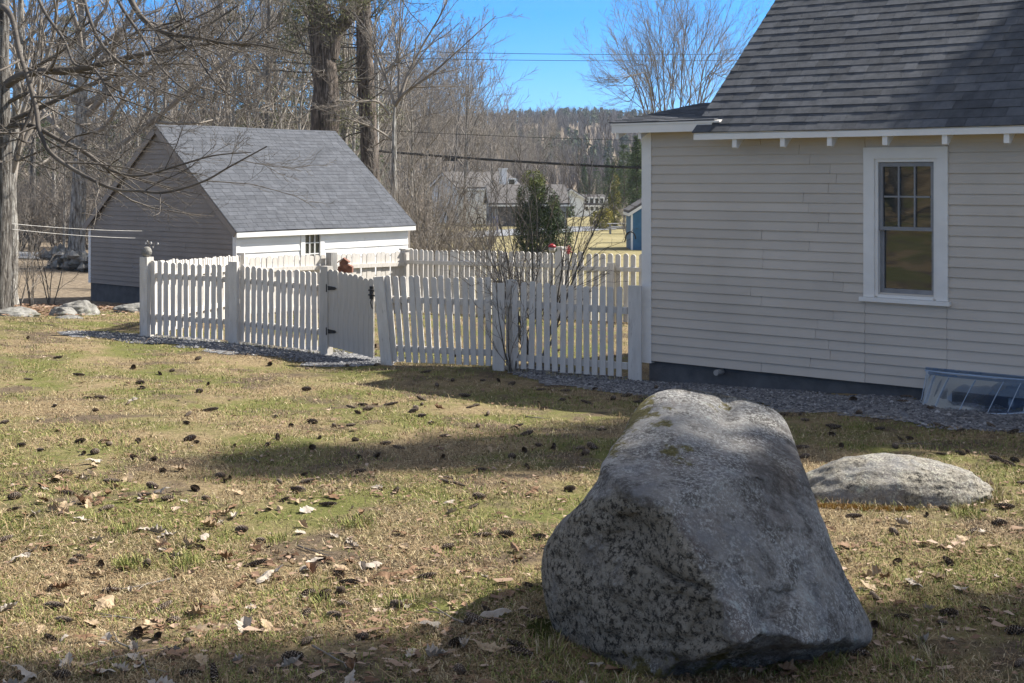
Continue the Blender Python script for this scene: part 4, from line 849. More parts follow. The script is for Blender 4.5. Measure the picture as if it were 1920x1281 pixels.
def smooth_path(pts, k=6):
    pts = np.array(pts, float); n = len(pts); t = np.linspace(0, n - 1, (n - 1) * k + 1); out = []
    for x in t:
        i = min(int(x), n - 2); f_ = x - i; p0, p1, p2, p3 = pts[max(i - 1, 0)], pts[i], pts[i + 1], pts[min(i + 2, n - 1)]
        out.append(.5 * ((2 * p1) + (-p0 + p2) * f_ + (2 * p0 - 5 * p1 + 4 * p2 - p3) * f_ ** 2 + (-p0 + 3 * p1 - 3 * p2 + p3) * f_ ** 3))
    return np.array(out)
def base_at(px, py, Y): p = at(px, py, Y); return (p[0], p[1], sz(p[0], p[1]))
tr = np.random.default_rng(31)

# the big left-edge tree: trunk and hand-laid limbs that droop over the shed
def pth(pix, Y0, Y1): n = len(pix); return smooth_path([at(x, y, Y0 + (Y1 - Y0) * k / (n - 1)) for k, (x, y) in enumerate(pix)], 5)
LIMB = dict(max=4, n=(9, 15, 9, 6), t0=(.2, .12, .15, .2), ang=(.7, .75, .7, .6), len=(.4, .34, .42, .5), seg=(6, 5, 4, 3), up=(.03, .02, .02, .02), wob=.14, rr=.5, rmin=.0028)
b0 = base_at(-6, 600, 24)
ext = [(pth([(4, 12), (22, 33), (37, 100), (50, 140), (68, 205), (74, 245), (96, 288), (150, 325), (212, 354), (262, 358), (310, 361), (380, 341), (432, 312), (500, 275)], 23.6, 20.5), .055, .010, 1, LIMB),
       (pth([(12, 160), (40, 142), (85, 134), (160, 128), (250, 106), (330, 90), (400, 82), (470, 86)], 24, 22), .085, .02, 1, LIMB),
       (pth([(12, 236), (60, 236), (110, 262), (158, 285), (205, 318), (260, 330), (330, 312), (400, 292), (470, 286)], 24, 22), .05, .008, 1, LIMB),
       (pth([(225, -40), (262, 28), (300, 58), (345, 68), (385, 74), (425, 82), (480, 84), (560, 100)], 22, 20), .05, .012, 1, LIMB),
       (pth([(148, -40), (170, 40), (196, 90), (240, 130), (290, 165), (350, 185)], 21, 19.5), .035, .006, 1, LIMB),
       (pth([(205, -30), (232, 20), (270, 75), (300, 125), (350, 170), (420, 195)], 21.5, 19.5), .03, .006, 1, LIMB),
       (pth([(60, -30), (85, 25), (120, 75), (140, 120), (175, 128), (200, 165), (235, 215), (260, 255), (330, 272)], 22.5, 20.5), .03, .006, 1, LIMB),
       (pth([(10, 195), (55, 175), (60, 205), (40, 250), (28, 300), (60, 290), (110, 275), (170, 282)], 24, 23), .04, .008, 1, LIMB),
       (pth([(315, -40), (340, 30), (352, 62), (385, 130), (420, 170), (470, 200)], 22, 20.5), .024, .006, 1, LIMB)]
tpts = smooth_path([at(-8, 640, 24), at(-2, 500, 24), at(2, 380, 24), at(4, 250, 24), at(2, 120, 24), at(6, 0, 24), at(0, -300, 24), at(20, -700, 24.5)], 4)
bare_tree('bare_tree', b0, 14, .235, dict(BARE, n=(5, 7, 6, 5), rr=.32), tr, 'thick rough barked bare tree at the left edge whose limbs droop over the shed', extra=ext, trunkpts=tpts, bark='bark', twig='twigdark')
b0 = base_at(22, 560, 27)
bare_tree('bare_tree', b0, 12, .15, dict(UPR, n=(12, 8, 6, 5)), tr, 'slimmer pale grey tree stem close behind the thick left edge tree', bark='palebark', trunkpts=smooth_path([at(18, 570, 27), at(22, 450, 27), at(20, 340, 27), at(30, 200, 27), at(38, 60, 27), at(40, -200, 27.5)], 4))
b0 = base_at(146, 472, 47)
tB = smooth_path([at(142, 480, 47), at(146, 400, 47), at(150, 300, 47), at(153, 200, 47), at(154, 100, 47), at(152, 0, 47), at(150, -300, 47)], 4)
eB = [(pth([(160, 195), (200, 165), (215, 75), (245, 66), (300, 40)], 47, 46), .12, .03, 1, BARE), (pth([(165, 215), (205, 172), (250, 145), (330, 115)], 47, 45), .13, .03, 1, BARE), (pth([(158, 130), (190, 88), (250, 40), (300, 20)], 47, 46), .1, .02, 1, BARE)]
bare_tree('bare_tree', b0, 16, .30, BARE, tr, 'light barked bare tree standing between the left edge tree and the shed', bark='palebark', trunkpts=tB, extra=eB)
b0 = base_at(738, 420, 40)
tE = smooth_path([at(735, 440, 40), at(738, 330, 40), at(738, 240, 40), at(741, 195, 40)], 4)
up_ = dict(UPR, max=4, n=(6, 12, 8, 5), ang=(.5, .5, .5, .5), len=(.4, .42, .42, .5), up=(.05, .03, .02, .02), wob=.09, rmin=.004)
eE = [(pth([(741, 198), (755, 178), (780, 160), (820, 130), (870, 85), (930, 30)], 40, 39), .06, .009, 1, up_), (pth([(740, 196), (730, 165), (722, 142), (745, 110), (752, 60), (760, -40)], 40, 40), .055, .012, 1, up_),
      (pth([(748, 185), (748, 120), (750, 50), (752, -60)], 40, 40.5), .05, .012, 1, up_), (pth([(752, 180), (765, 140), (790, 90), (830, 20), (850, -40)], 40, 41), .055, .012, 1, up_), (pth([(730, 215), (710, 192), (680, 190), (640, 198), (590, 200)], 40, 39), .045, .01, 1, up_),
      (pth([(722, 142), (705, 100), (690, 60), (660, 20)], 40, 40), .04, .01, 1, up_), (pth([(735, 262), (700, 240), (650, 222), (600, 205)], 40, 39), .04, .008, 1, up_)]
bare_tree('bare_tree', b0, 6, .095, dict(up_, n=(2, 8, 6, 5)), tr, 'slim pale bare tree with upswept branches beside the right end of the shed roof', bark='palebark', trunkpts=tE, extra=eE)
b0 = base_at(745, 430, 41); mb = MB(); mb.tube([at(744, 440, 41), at(742, 330, 41), at(741, 222, 41)], [.055, .045, .03], 7)
tag(mb.build('bare_pole', M['palebark']), 'straight limbless pale pole right beside the slim upswept tree', 'pole')
b0 = base_at(1268, 430, 52)
fan = dict(UPR, max=4, n=(3, 18, 10, 6), t0=(.5, .18, .15, .15), ang=(.5, .5, .5, .5), len=(.3, .38, .42, .5), up=(.04, .05, .04, .02), wob=.09, rmin=.0032)
eF = []
for tx, ty, bx in ((1095, 85, 1225), (1120, 150, 1230), (1155, 10, 1240), (1190, -60, 1246), (1225, -80, 1250), (1262, -100, 1262), (1300, -100, 1272), (1340, -80, 1285), (1385, -40, 1295), (1425, 10, 1300), (1150, 60, 1236), (1410, 60, 1296)):
    m1 = ((bx * .45 + tx * .55) + tr.normal(0, 5), 215 * .42 + ty * .58 + 14); eF.append((pth([(bx, 300), (bx + (tx - bx) * .12, 215), ((bx * .7 + tx * .3), 160 * .8 + ty * .2), m1, (tx, ty)], 52, 52 + tr.normal(0, 1.5)), .036, .005, 1, fan))
bare_tree('bare_tree', b0, 3, .16, dict(fan, n=(1, 4, 4, 4)), tr, 'fan shaped many stemmed bare tree rising behind the low corner roof of the house', extra=eF, bark='palebark', twig='twig')

# ---- big pines behind the shed
def needles(mb, P_, n, spread, ln, wd, r, tone=(.2, .9), droop=-.1):
    """n needle sprays round each centre"""
    c = np.repeat(np.asarray(P_), n, 0) + r.normal(0, 1, (len(P_) * n, 3)) * spread; d = r.normal(0, 1, c.shape); d[:, 2] += droop; d /= np.linalg.norm(d, axis=1)[:, None]
    s = np.cross(d, r.normal(0, 1, c.shape)); s /= np.linalg.norm(s, axis=1)[:, None] + 1e-9; L_ = ln * r.uniform(.6, 1.4, (len(c), 1))
    v = np.stack([c - s * wd, c + s * wd, c + d * L_], 1).reshape(-1, 3); mb.add(v, np.arange(len(v)).reshape(-1, 3), r.uniform(*tone, len(c)))
def pine(name, base, paths, r, label, group=None, deadn=16, sprays=30, tufts=((0, 1),), bark='pinebark', hb=(.3, 1.), blen=2.2, mat='needledry', nn=60):
    th = thing(name, base, label, 'pine tree', group); tm = MB(); bm2 = MB(); nm = MB(); cents = []
    for pts, ra, rb in paths:
        rad = np.linspace(ra, rb, len(pts)); tm.tube(pts, rad * (1 + r.normal(0, .04, len(pts))), 11, cap=False)
        for k in range(deadn):
            t = r.uniform(*hb); x = t * (len(pts) - 1); i = min(int(x), len(pts) - 2); p = pts[i] + (pts[i + 1] - pts[i]) * (x - i); a = r.uniform(0, 6.28)
            c = shoot(p, (math.cos(a), math.sin(a), r.uniform(-.1, .45)), blen * r.uniform(.5, 1.4), 6, .16, .0, r); cr = np.linspace(.035, .008, len(c)); its = [(c, cr, 1)]
            sprout(its, c, cr, 1, dict(BARE, max=3, n=(0, 7, 5), rmin=.006), r); tubes(bm2, its, 1, 9)
            if r.random() < .5: cents += [q[0][-1] for q in its[1::3]]
    cents = np.array(cents); 
    if len(cents) > sprays: cents = cents[r.choice(len(cents), sprays, replace=False)]
    needles(nm, cents, nn, .22, .13, .012, r)
    tm.build('trunk', M[bark], th, smooth=True); bm2.build('branches', M['twigdark'], th, smooth=True); nm.build('needle_sprays', M[mat], th); return th
C0 = base_at(606, 330, 50)
pine('pine_tree', C0, [(smooth_path([at(606, 420, 50), at(606, 300, 50), at(612, 180, 50), at(606, 110, 50), at(600, 40, 50), at(590, -40, 50), at(570, -300, 50)], 4), .56, .34), (smooth_path([at(618, 110, 50), at(628, 60, 50), at(650, 36, 50), at(672, -20, 50), at(690, -250, 50)], 4), .34, .22)],
     tr, 'massive forked pine trunk rising behind the shed roof', deadn=22, sprays=70, hb=(.25, 1.), blen=3.)
D0 = base_at(690, 330, 52)
pine('pine_tree', D0, [(smooth_path([at(698, 430, 52), at(694, 300, 52), at(689, 200, 52), at(684, 110, 52), at(682, 0, 52), at(684, -300, 52)], 4), .37, .27)], tr, 'straight dark pine trunk immediately right of the massive forked pine', deadn=26, sprays=60, hb=(.25, 1.), blen=2.6)

# ---- repeated background trees
protos = {}
def proto_bare(key, h, r0, P, seed, **kw):
    r = np.random.default_rng(seed); base = (0, 0, 0); t = bare_tree('bare_tree', base, h, r0, P, r, 'x', **kw); protos[key] = [t, False]
def place(key, loc, scale, rz, label, group, cat='tree'):
    t, used = protos[key]
    o = copy_tree(t) if used else t; protos[key][1] = True
    o.location = loc; o.scale = (scale, scale, scale * 1.0) if np.isscalar(scale) else scale; o.rotation_euler = (0, 0, rz)
    tag(o, label, cat, group); return o
proto_bare('a', 16, .22, dict(LOW), 41); proto_bare('b', 17, .20, dict(LOW, ang=(.55, .6, .6), up=(.14, .08, .04)), 42); proto_bare('c', 14, .16, dict(LOW, n=(18, 9, 7), t0=(.15, .2, .2)), 43, bark='palebark')
proto_bare('f', 14, .11, FARP, 44); proto_bare('g', 15, .12, dict(FARP, ang=(.75, .65, .6), t0=(.35, .2, .2)), 45); proto_bare('h', 13, .11, dict(FARP, n=(15, 9, 6)), 46, bark='palebark')
def spine(key, h, r, nwh=16, rad=2.6, gap=.3, ln=.30, wd=.03, mat='needle', per=26, tone=(.1, .9), power=1., tr_=.2, label='x', up=.1):
    th = thing('pine_tree', (0, 0, 0), label, 'pine tree'); tm = MB(); tm.tube(shoot((0, 0, -.3), (0, 0, 1), h, 8, .015, .02, r), np.linspace(tr_, .03, 9), 8, cap=False); nm = MB(); bm2 = MB()
    for k in range(nwh):
        z = h * (gap + (1 - gap) * (k + r.uniform(.2, .8)) / nwh); tz = (z / h - gap) / (1 - gap); Rz = rad * ((1 - tz) ** power if power > 0 else (.15 + .85 * tz ** 1.5)) * r.uniform(.7, 1.15) + .15
        for a in np.arange(0, 6.28, 6.28 / r.integers(5, 8)) + r.uniform(0, 6):
            L_ = Rz * r.uniform(.55, 1.2); c = shoot((0, 0, z), (math.cos(a), math.sin(a), up), L_, 5, .09, .03, r); bm2.tube(c, np.linspace(.04, .012, 6), 3, cap=False)
            pc = np.concatenate([c[2:], c[2:] + r.normal(0, .18 * L_, c[2:].shape) * [1, 1, .25]]); needles(nm, pc, per // 4, .12 + .06 * L_, ln, wd, r, tone, .15)
    tm.build('trunk', M['pinebark'], th, smooth=True); bm2.build('branches', M['twigdark'], th); nm.build('crown', M[mat], th); protos[key] = [th, False]
spine('p', 17, np.random.default_rng(51), nwh=17, rad=4.2, gap=.25, power=.7, per=34, ln=.42, wd=.035, mat='needledry')
spine('q', 15, np.random.default_rng(52), nwh=20, rad=3., gap=.06, power=.9, per=40, ln=.45, wd=.05, tr_=.18)
spine('s', 15, np.random.default_rng(53), nwh=13, rad=4.6, gap=.12, power=.6, per=34, ln=.40, wd=.04, mat='needle')
GB_ = 'bare trees in the woods behind the shed'; LB_ = 'bare grey tree among the tangled woods left of and behind the shed'
for px, Y, k, s in ((60, 62, 'a', .8), (205, 58, 'c', .6), (255, 66, 'c', .75), (310, 60, 'a', .7), (365, 70, 'b', .75), (445, 64, 'a', .8), (490, 60, 'b', .9), (525, 72, 'c', .9), (560, 58, 'c', .7), (645, 62, 'b', .85), (100, 78, 'c', .8),
                    (20, 70, 'b', .7), (285, 88, 'b', .75), (390, 90, 'a', .8), (470, 86, 'c', 1.1), (660, 80, 'c', .95), (720, 72, 'b', .75), (770, 85, 'c', .75), (-25, 60, 'a', .9), (430, 47, 'c', .6), (235, 46, 'c', .4), (330, 52, 'c', .45), (120, 55, 'c', .4), (190, 70, 'c', .5), (75, 92, 'f', 1.), (175, 95, 'g', 1.), (240, 90, 'f', 1.), (350, 95, 'g', 1.), (410, 84, 'f', 1.), (500, 92, 'g', 1.1), (600, 95, 'h', 1.1)):
    place(k, base_at(px, 400, Y), s * tr.uniform(.92, 1.08), tr.uniform(0, 6.28), LB_, GB_)
GP_ = 'pines in the woods behind the shed'; LP_ = 'shaggy thin green pine in the woods left of and behind the shed'
for px, Y, k, s in ((125, 95, 'p', .9), (330, 100, 'p', .95), (430, 92, 'p', 1.), (515, 98, 'p', 1.05), (565, 85, 'p', .9), (60, 88, 's', .62), (215, 105, 's', .62), (300, 96, 's', .55), (390, 100, 's', .55), (455, 105, 's', .6), (640, 95, 'p', .8), (265, 110, 's', .6), (150, 112, 's', .55), (545, 110, 's', .62), (705, 100, 's', .42), (10, 100, 's', .6), (95, 104, 's', .6), (340, 108, 's', .6), (590, 104, 's', .6), (655, 106, 's', .55), (420, 112, 's', .65)):
    place(k, base_at(px, 400, Y), s, tr.uniform(0, 6.28), LP_, GP_, 'pine tree')
GV_ = 'bare trees in the valley beyond the houses'; LV_ = 'bare grey tree in the brown valley woods beyond the far houses'
vr = np.random.default_rng(61)
for k in range(64):
    px = 690 + 520 * (k + vr.random()) / 64 if k < 44 else vr.uniform(640, 930); Y = vr.uniform(165, 290) if k < 44 else vr.uniform(120, 170)
    s = vr.uniform(.75, 1.2) * (1.1 if px < 900 else .8); place('fgh'[vr.integers(3)], base_at(px, 400, Y), s, vr.uniform(0, 6.28), LV_, GV_)
GQ_ = 'evergreens on the slope beyond the far houses'; LQ_ = 'dark green conifer on the slope beyond the far white cottage'
for px, Y, s in ((1095, 235, .5), (1118, 245, .45), (1140, 225, .55), (1163, 210, .5), (1185, 195, .55), (1205, 175, .55), (1225, 190, .6), (1150, 250, .5), (1188, 140, .42), (1206, 128, .5), (1170, 122, .48), (1194, 118, .52), (1150, 132, .36)):
    place('q' if vr.random() < .6 else 's', base_at(px, 400, Y), s, vr.uniform(0, 6.28), LQ_, GQ_, 'pine tree')
for (x, y, s, k) in ((-11.3, 6.9, .8, 'c'), (-15.6, 4.2, .75, 'a'), (-18.3, 3.6, .9, 'b'), (-22, 1.2, .9, 'c')):
    place(k, (x, y, sz(x, y)), s, tr.uniform(0, 6.28), 'bare tree on the bank outside the left of the frame, mirrored in the house window', 'bare trees on the bank to the left')
# pines standing out of frame to the right, whose shade falls across the lawn and the roof
spine('w', 16, np.random.default_rng(54), nwh=16, rad=2.15, gap=.50, power=-.45, per=40, ln=.40, wd=.045)
for (x, y, s, k) in ((15.9, 16.95, 1.20, 'q'), (13.0, 10.05, 1.10, 'w')):
    place(k, (x, y, sz(x, y)), s, tr.uniform(0, 6.28), 'tall pine standing outside the frame to the right, shading the lawn', 'pines right of the house', 'pine tree')

# ---- far woods as one mass
def far_woods(name, n, conifer, r, xr, yr, mat, test):
    q = np.c_[r.uniform(*xr, n * 2), r.uniform(*yr, n * 2)]; q = q[test(q[:, 0], q[:, 1])][:n]; z = ground_z(q[:, 0], q[:, 1]); V, Fc, T = [], [], []; c = 0
    for (x, y), g0 in zip(q, z):
        h = r.uniform(4.5, 7.5) if conifer else r.uniform(5.5, 9.5)
        if conifer:
            m_ = 150; t = r.uniform(.08, 1, m_); a = r.uniform(0, 6.28, m_); R_ = (1 - t) ** .8 * h * .24 * r.uniform(.5, 1.1, m_); p = np.c_[x + R_ * np.cos(a), y + R_ * np.sin(a), g0 + t * h]; d = r.normal(0, 1, (m_, 3)) * .5; e = r.normal(0, 1, (m_, 3)) * .5
            v = np.stack([p - d * .7, p + d * .5 + e * .4, p + e - [0, 0, .3]], 1)
        else:
            m_ = 40; t = r.uniform(.0, .55, m_) * h; a = r.uniform(0, 6.28, m_); sp_ = r.uniform(.1, .5, m_); L_ = r.uniform(.35, .6, m_) * h * (1 - t / h * .5); p = np.c_[np.full(m_, x), np.full(m_, y), g0 + t]; e = p + np.c_[np.cos(a) * sp_ * L_, np.sin(a) * sp_ * L_, L_]
            w_ = r.uniform(.05, .12, (m_, 1)); s_ = np.c_[np.sin(a), -np.cos(a), np.zeros(m_)]; s_ = np.where(r.random((m_, 1)) < .5, s_, np.array([[1., 0, 0]])); v = np.stack([p - s_ * w_, p + s_ * w_, e], 1)
        V.append(v.reshape(-1, 3)); Fc.append(np.arange(m_ * 3).reshape(-1, 3) + c); T.append(np.clip(r.normal(r.uniform(.2, .7), .2, m_), 0, 1)); c += m_ * 3
    mm = mesh_from(name, np.concatenate(V), f3=[np.concatenate(Fc)], t3=[np.concatenate(T)]); mm.materials.append(mat); o = bpy.data.objects.new(name, mm); COL.objects.link(o); o['kind'] = 'stuff'
M['farbare'] = tone_mat('far_bare_wood', [(0, (.10, .085, .072)), (.5, (.175, .15, .13)), (1, (.28, .25, .225))], .9)
M['farpine'] = tone_mat('far_pine_wood', [(0, (.05, .065, .045)), (.5, (.085, .105, .06)), (1, (.14, .155, .085))], .9)
fan_ = lambda x, y: (np.abs(x / y) < .42)
far_woods('bare_woods', 4600, False, np.random.default_rng(71), (-300, 180), (240, 720), M['farbare'], fan_)
far_woods('pine_woods', 1300, True, np.random.default_rng(72), (-300, 180), (320, 740), M['farpine'], lambda x, y: fan_(x, y) & ((((x / y) > .0) & (np.sin(x * .035 + y * .021) > .1)) | (np.sin(x * .05 + y * .03) > .8)))

# ---- shrubs
SHR = dict(max=3, n=(7, 6, 4), t0=(.15, .2, .2), ang=(.4, .5, .55), len=(.5, .5, .5), seg=(6, 4, 3), up=(.05, .03, .02), wob=.11, rr=.55, rmin=.004)
GS_ = 'bare shrubs beyond the back fence'
for k, (px, Y, h, n_, lb) in enumerate(((795, 42, 4.4, 18, 0), (838, 44, 3.4, 14, 0), (872, 41, 2.1, 10, 0), (775, 38, 3.2, 14, 0), (900, 46, 2.2, 10, 0), (830, 36, 2.2, 12, 0), (720, 37, 2.0, 10, 0), (680, 37, 1.6, 8, 0))):
    bare_tree('bare_shrub', base_at(px, 480, Y), h, .03, SHR, tr, 'grey thicket of arching bare shrub stems between the shed and the far grey roofed house', 'shrub', GS_, stems=n_, spread=.42, twig='twig')
F1 = dict(SHR, n=(6, 5, 3), wob=.15, rmin=.003, ang=(.55, .6, .6))
p = ground_hit(965, 697); bare_tree('bare_shrub', (p[0], p[1] - .08, p[2]), 1.55, .012, F1, tr, 'twisted bare climbing shrub rooted in front of the wide picket fence post', 'shrub', stems=3, spread=.24, twig='twig', bark='bark')
p = at(1006, 690, 17.2); bare_tree('bare_shrub', (p[0], p[1], sz(p[0], p[1])), 3.0, .015, dict(F1, n=(8, 6, 4), max=3, rmin=.0024), tr, 'taller bare shrub with dark buds growing just behind the shaded picket fence', 'shrub', stems=11, spread=.34, twig='twigdark', bark='bark')
for px, Y, h in ((60, 29, 2.2), (95, 31, 2.6), (30, 26, 1.8)):
    bare_tree('sapling', base_at(px, 560, Y), h, .014, F1, tr, 'thin whippy bare sapling in the leaf litter near the left edge tree', 'sapling', 'saplings left of the shed', stems=4, spread=.3, twig='twig')
proto_key = 'sh'
protos[proto_key] = [bare_tree('bare_shrub', (0, 0, 0), 2.6, .022, dict(SHR, rmin=.005), np.random.default_rng(91), 'x', 'shrub', stems=14, spread=.45, twig='twig'), False]
sr_ = np.random.default_rng(92)
for k in range(22):
    px = -30 + 340 * (k + sr_.random()) / 22 if k < 16 else sr_.uniform(600, 780); Y = sr_.uniform(60, 84) if k < 16 else sr_.uniform(48, 66)
    place('sh', base_at(px, 470, Y), sr_.uniform(.9, 1.7), sr_.uniform(0, 6.28), 'low bare thicket shrub at the foot of the woods beyond the shed', 'thicket shrubs at the foot of the woods', 'shrub')
def leafy(name, base, blobs, n, r, label, cat, mat, ls=.07, stem=True, group=None, tone=lambda c: .5):
    th = thing(name, base, label, cat, group); nm = MB(); P_ = []
    for (dx, dy, dz, rx, rz) in blobs:
        k = int(n * rx * rx * rz); d = r.normal(0, 1, (k, 3)); d /= np.linalg.norm(d, axis=1)[:, None]; rad_ = r.uniform(.45, 1.06, (k, 1)) ** .6; P_.append(np.array(base) + [dx, dy, dz] + d * rad_ * [rx, rx, rz])
    c = np.concatenate(P_); cl = np.array([mnoise.noise(Vector(q) * 2.3) for q in c]); keep = cl > -.22; c, cl = c[keep], cl[keep]
    d = r.normal(0, 1, c.shape); d[:, 2] += .3; d /= np.linalg.norm(d, axis=1)[:, None]; s = np.cross(d, r.normal(0, 1, c.shape)); s /= np.linalg.norm(s, axis=1)[:, None] + 1e-9
    L_ = ls * r.uniform(.6, 1.5, (len(c), 1)); v = np.stack([c - s * L_ * .38, c + s * L_ * .38, c + d * L_ * 1.4], 1).reshape(-1, 3)
    nm.add(v, np.arange(len(v)).reshape(-1, 3), np.clip(tone(c) + .4 * cl + r.normal(0, .12, len(c)), 0, 1)); nm.build('crown', M[mat], th)
    tm = MB()
    for k in range(4): tm.tube(shoot(np.array(base) + [0, 0, -.1], (r.normal(0, .3), r.normal(0, .3), 1), max(b[2] for b in blobs), 5, .08, .02, r), np.linspace(.05, .015, 6), 6, cap=False)
    tm.build('trunk', M['bark'], th); return th
b0 = base_at(1005, 480, 60)
leafy('evergreen_shrub', b0, [(0, 0, 1.0, 1.0, 1.1), (.25, .1, 1.9, 1.0, 1.1), (-.15, 0, 2.75, .72, .95), (-.1, 0, 3.45, .55, .55), (1.0, -.2, .9, .7, .85), (-.55, .1, 2.0, .5, .6), (.55, 0, 2.5, .5, .7)], 11500, tr,
      'tall rounded dark evergreen shrub beyond the back fence with yellow green top', 'shrub', 'evergreen', .052, tone=lambda c: .36 + .5 * np.clip((c[:, 2] - b0[2] - 2.6) / 1.2, 0, 1) * (c[:, 0] < b0[0] + .5))
b1 = base_at(1128, 432, 112); leafy('golden_bush', b1, [(0, 0, .7, .95, .85), (.3, 0, 1.1, .7, .6), (-.35, .1, .9, .6, .6)], 4000, tr, 'round golden green bush near the picnic table by the road', 'bush', 'golden', .09)
b1 = base_at(1153, 410, 120); leafy('arborvitae', b1, [(0, 0, 1., .6, 1.), (0, 0, 2.4, .55, 1.3), (.05, 0, 3.8, .35, .9)], 4000, tr, 'narrow yellow green columnar evergreen left of the blue shed roof', 'shrub', 'golden', .10, tone=lambda c: .3)
for px, Y in ((1057, 160), (1064, 158)):
    b1 = base_at(px, 412, Y); leafy('foundation_shrub', b1, [(0, 0, .7, .9, .9)], 700, tr, 'small rounded dark shrub planted against the white cottage', 'shrub', 'evergreen', .2, group='shrubs along the white cottage')
b1 = base_at(1180, 440, 84); bare_tree('bare_shrub', b1, 2.8, .03, SHR, tr, 'loose bare shrub beside the blue shed wall', 'shrub', stems=9, spread=.5, twig='twig')
# ------------------------------------------------------------------ far houses, blue shed, poles, wires
def gable_house(th, c, ang, L_, W_, h, rh, mats, ov=.3, z0=None, base=-.6):
    """simple gable block: ridge along local x; returns a local-to-world function"""
    ca, sa = math.cos(ang), math.sin(ang); z0 = c[2] if z0 is None else z0
    Q = lambda x, y, z: (c[0] + x * ca - y * sa, c[1] + x * sa + y * ca, z0 + z)
    mb = MB(); mb.prism([Q(-L_ / 2, -W_ / 2, base), Q(-L_ / 2, W_ / 2, base), Q(-L_ / 2, W_ / 2, h), Q(-L_ / 2, 0, h + rh - .05), Q(-L_ / 2, -W_ / 2, h)], [Q(L_ / 2, -W_ / 2, base), Q(L_ / 2, W_ / 2, base), Q(L_ / 2, W_ / 2, h), Q(L_ / 2, 0, h + rh - .05), Q(L_ / 2, -W_ / 2, h)])
    mb.build('wall', M[mats[0]], th)
    rf = MB(); k = rh / (W_ / 2); e = W_ / 2 + ov
    for s in (1, -1):
        a = [(s * e, h - ov * k + .02), (0, h + rh + .02), (0, h + rh + .16), (s * e, h - ov * k + .16)]
        rf.prism([Q(-L_ / 2 - ov, y, z) for y, z in a], [Q(L_ / 2 + ov, y, z) for y, z in a])
    roof = rf.build('roof', M[mats[1]], th)
    tm = MB()
    for s in (1, -1):
        a = [(s * e, h - ov * k - .16), (s * e, h - ov * k + .015), (0, h + rh + .015), (0, h + rh - .16)]
        for x in (-L_ / 2 - ov, L_ / 2 + ov): tm.prism([Q(x - .03, y, z) for y, z in a], [Q(x + .03, y, z) for y, z in a])
        tm.prism([Q(-L_ / 2 - ov, s * (e - .02), h - ov * k - .14), Q(L_ / 2 + ov, s * (e - .02), h - ov * k - .14), Q(L_ / 2 + ov, s * (e - .02), h - ov * k + .01), Q(-L_ / 2 - ov, s * (e - .02), h - ov * k + .01)], [Q(-L_ / 2 - ov, s * (e + .03), h - ov * k - .14), Q(L_ / 2 + ov, s * (e + .03), h - ov * k - .14), Q(L_ / 2 + ov, s * (e + .03), h - ov * k + .01), Q(-L_ / 2 - ov, s * (e + .03), h - ov * k + .01)])
    tm.build('roof_trim', M['white'], th); return Q
def win(th, Q, ax, fixed, a0, a1, z0, z1, out, nm='window'):
    """window on local plane: ax 'y' = wall at y=fixed (runs along x), 'x' = wall at x=fixed"""
    R_ = (lambda a, o, z: Q(a, fixed + o * out, z)) if ax == 'y' else (lambda a, o, z: Q(fixed + o * out, a, z))
    mb = MB()
    for (p, q, r0, r1) in ((a0 - .12, a0, z0 - .12, z1 + .12), (a1, a1 + .12, z0 - .12, z1 + .12), (a0, a1, z1, z1 + .12), (a0, a1, z0 - .12, z0), (a0, a1, (z0 + z1) / 2 - .04, (z0 + z1) / 2 + .04)):
        mb.prism([R_(p, -.05, r0), R_(q, -.05, r0), R_(q, -.05, r1), R_(p, -.05, r1)], [R_(p, .06, r0), R_(q, .06, r0), R_(q, .06, r1), R_(p, .06, r1)])
    w_ = mb.build(nm, M['white'], th); pn = MB(); pn.prism([R_(a0, -.05, z0), R_(a1, -.05, z0), R_(a1, -.05, z1), R_(a0, -.05, z1)], [R_(a0, .02, z0), R_(a1, .02, z0), R_(a1, .02, z1), R_(a0, .02, z1)]); pn.build('pane', M['glass'], w_)
# grey roofed house with white chimney
p = at(905, 415, 128); hz_ = sz(p[0], p[1]); T1 = thing('grey_roofed_house', (p[0], p[1], hz_), 'grey and white two storey house with tall white chimney, half hidden by bare shrubs', 'house')
M['greywall'] = noisy('grey_siding', [(.3, (.24, .24, .245)), (.7, (.31, .31, .315))], 2, 4, .8)
zr = lambda py, Y: EYE - (py - HZ) / F * Y
c1 = at(890, 400, 134); Q = gable_house(T1, (c1[0], c1[1], hz_), .38, 6.2, 8.0, zr(352, 130) - hz_, zr(325, 134) - zr(352, 130), ('white', 'farroof'))
win(T1, Q, 'x', 3.1, -3.2, -2.3, 3.0, 4.2, 1)
win(T1, Q, 'y', -4.0, 2.0, 2.6, 3.0, 4.2, -1)
c2 = at(985, 415, 124); Q2_ = gable_house(T1, (c2[0], c2[1], hz_), .10, 6.6, 6.4, zr(381, 121) - hz_, zr(349, 124) - zr(381, 121), ('greywall', 'farroof'))
mb = MB(); 
for x in (-1.7, 1.4): mb.prism([Q2_(x - 1.1, -3.26, -.2), Q2_(x + 1.1, -3.26, -.2), Q2_(x + 1.1, -3.26, 1.9), Q2_(x - 1.1, -3.26, 1.9)], [Q2_(x - 1.1, -3.21, -.2), Q2_(x + 1.1, -3.21, -.2), Q2_(x + 1.1, -3.21, 1.9), Q2_(x - 1.1, -3.21, 1.9)]); 
mb.build('garage_door', M['farroof'], T1)
ch = at(943, 345, 128.2); mb = MB(); mb.box((ch[0], ch[1], hz_), .55, .55, zr(318, 128) - hz_, .38); mb.box((ch[0], ch[1], zr(318, 128)), .75, .75, .12, .38); mb.build('chimney', M['white'], T1)
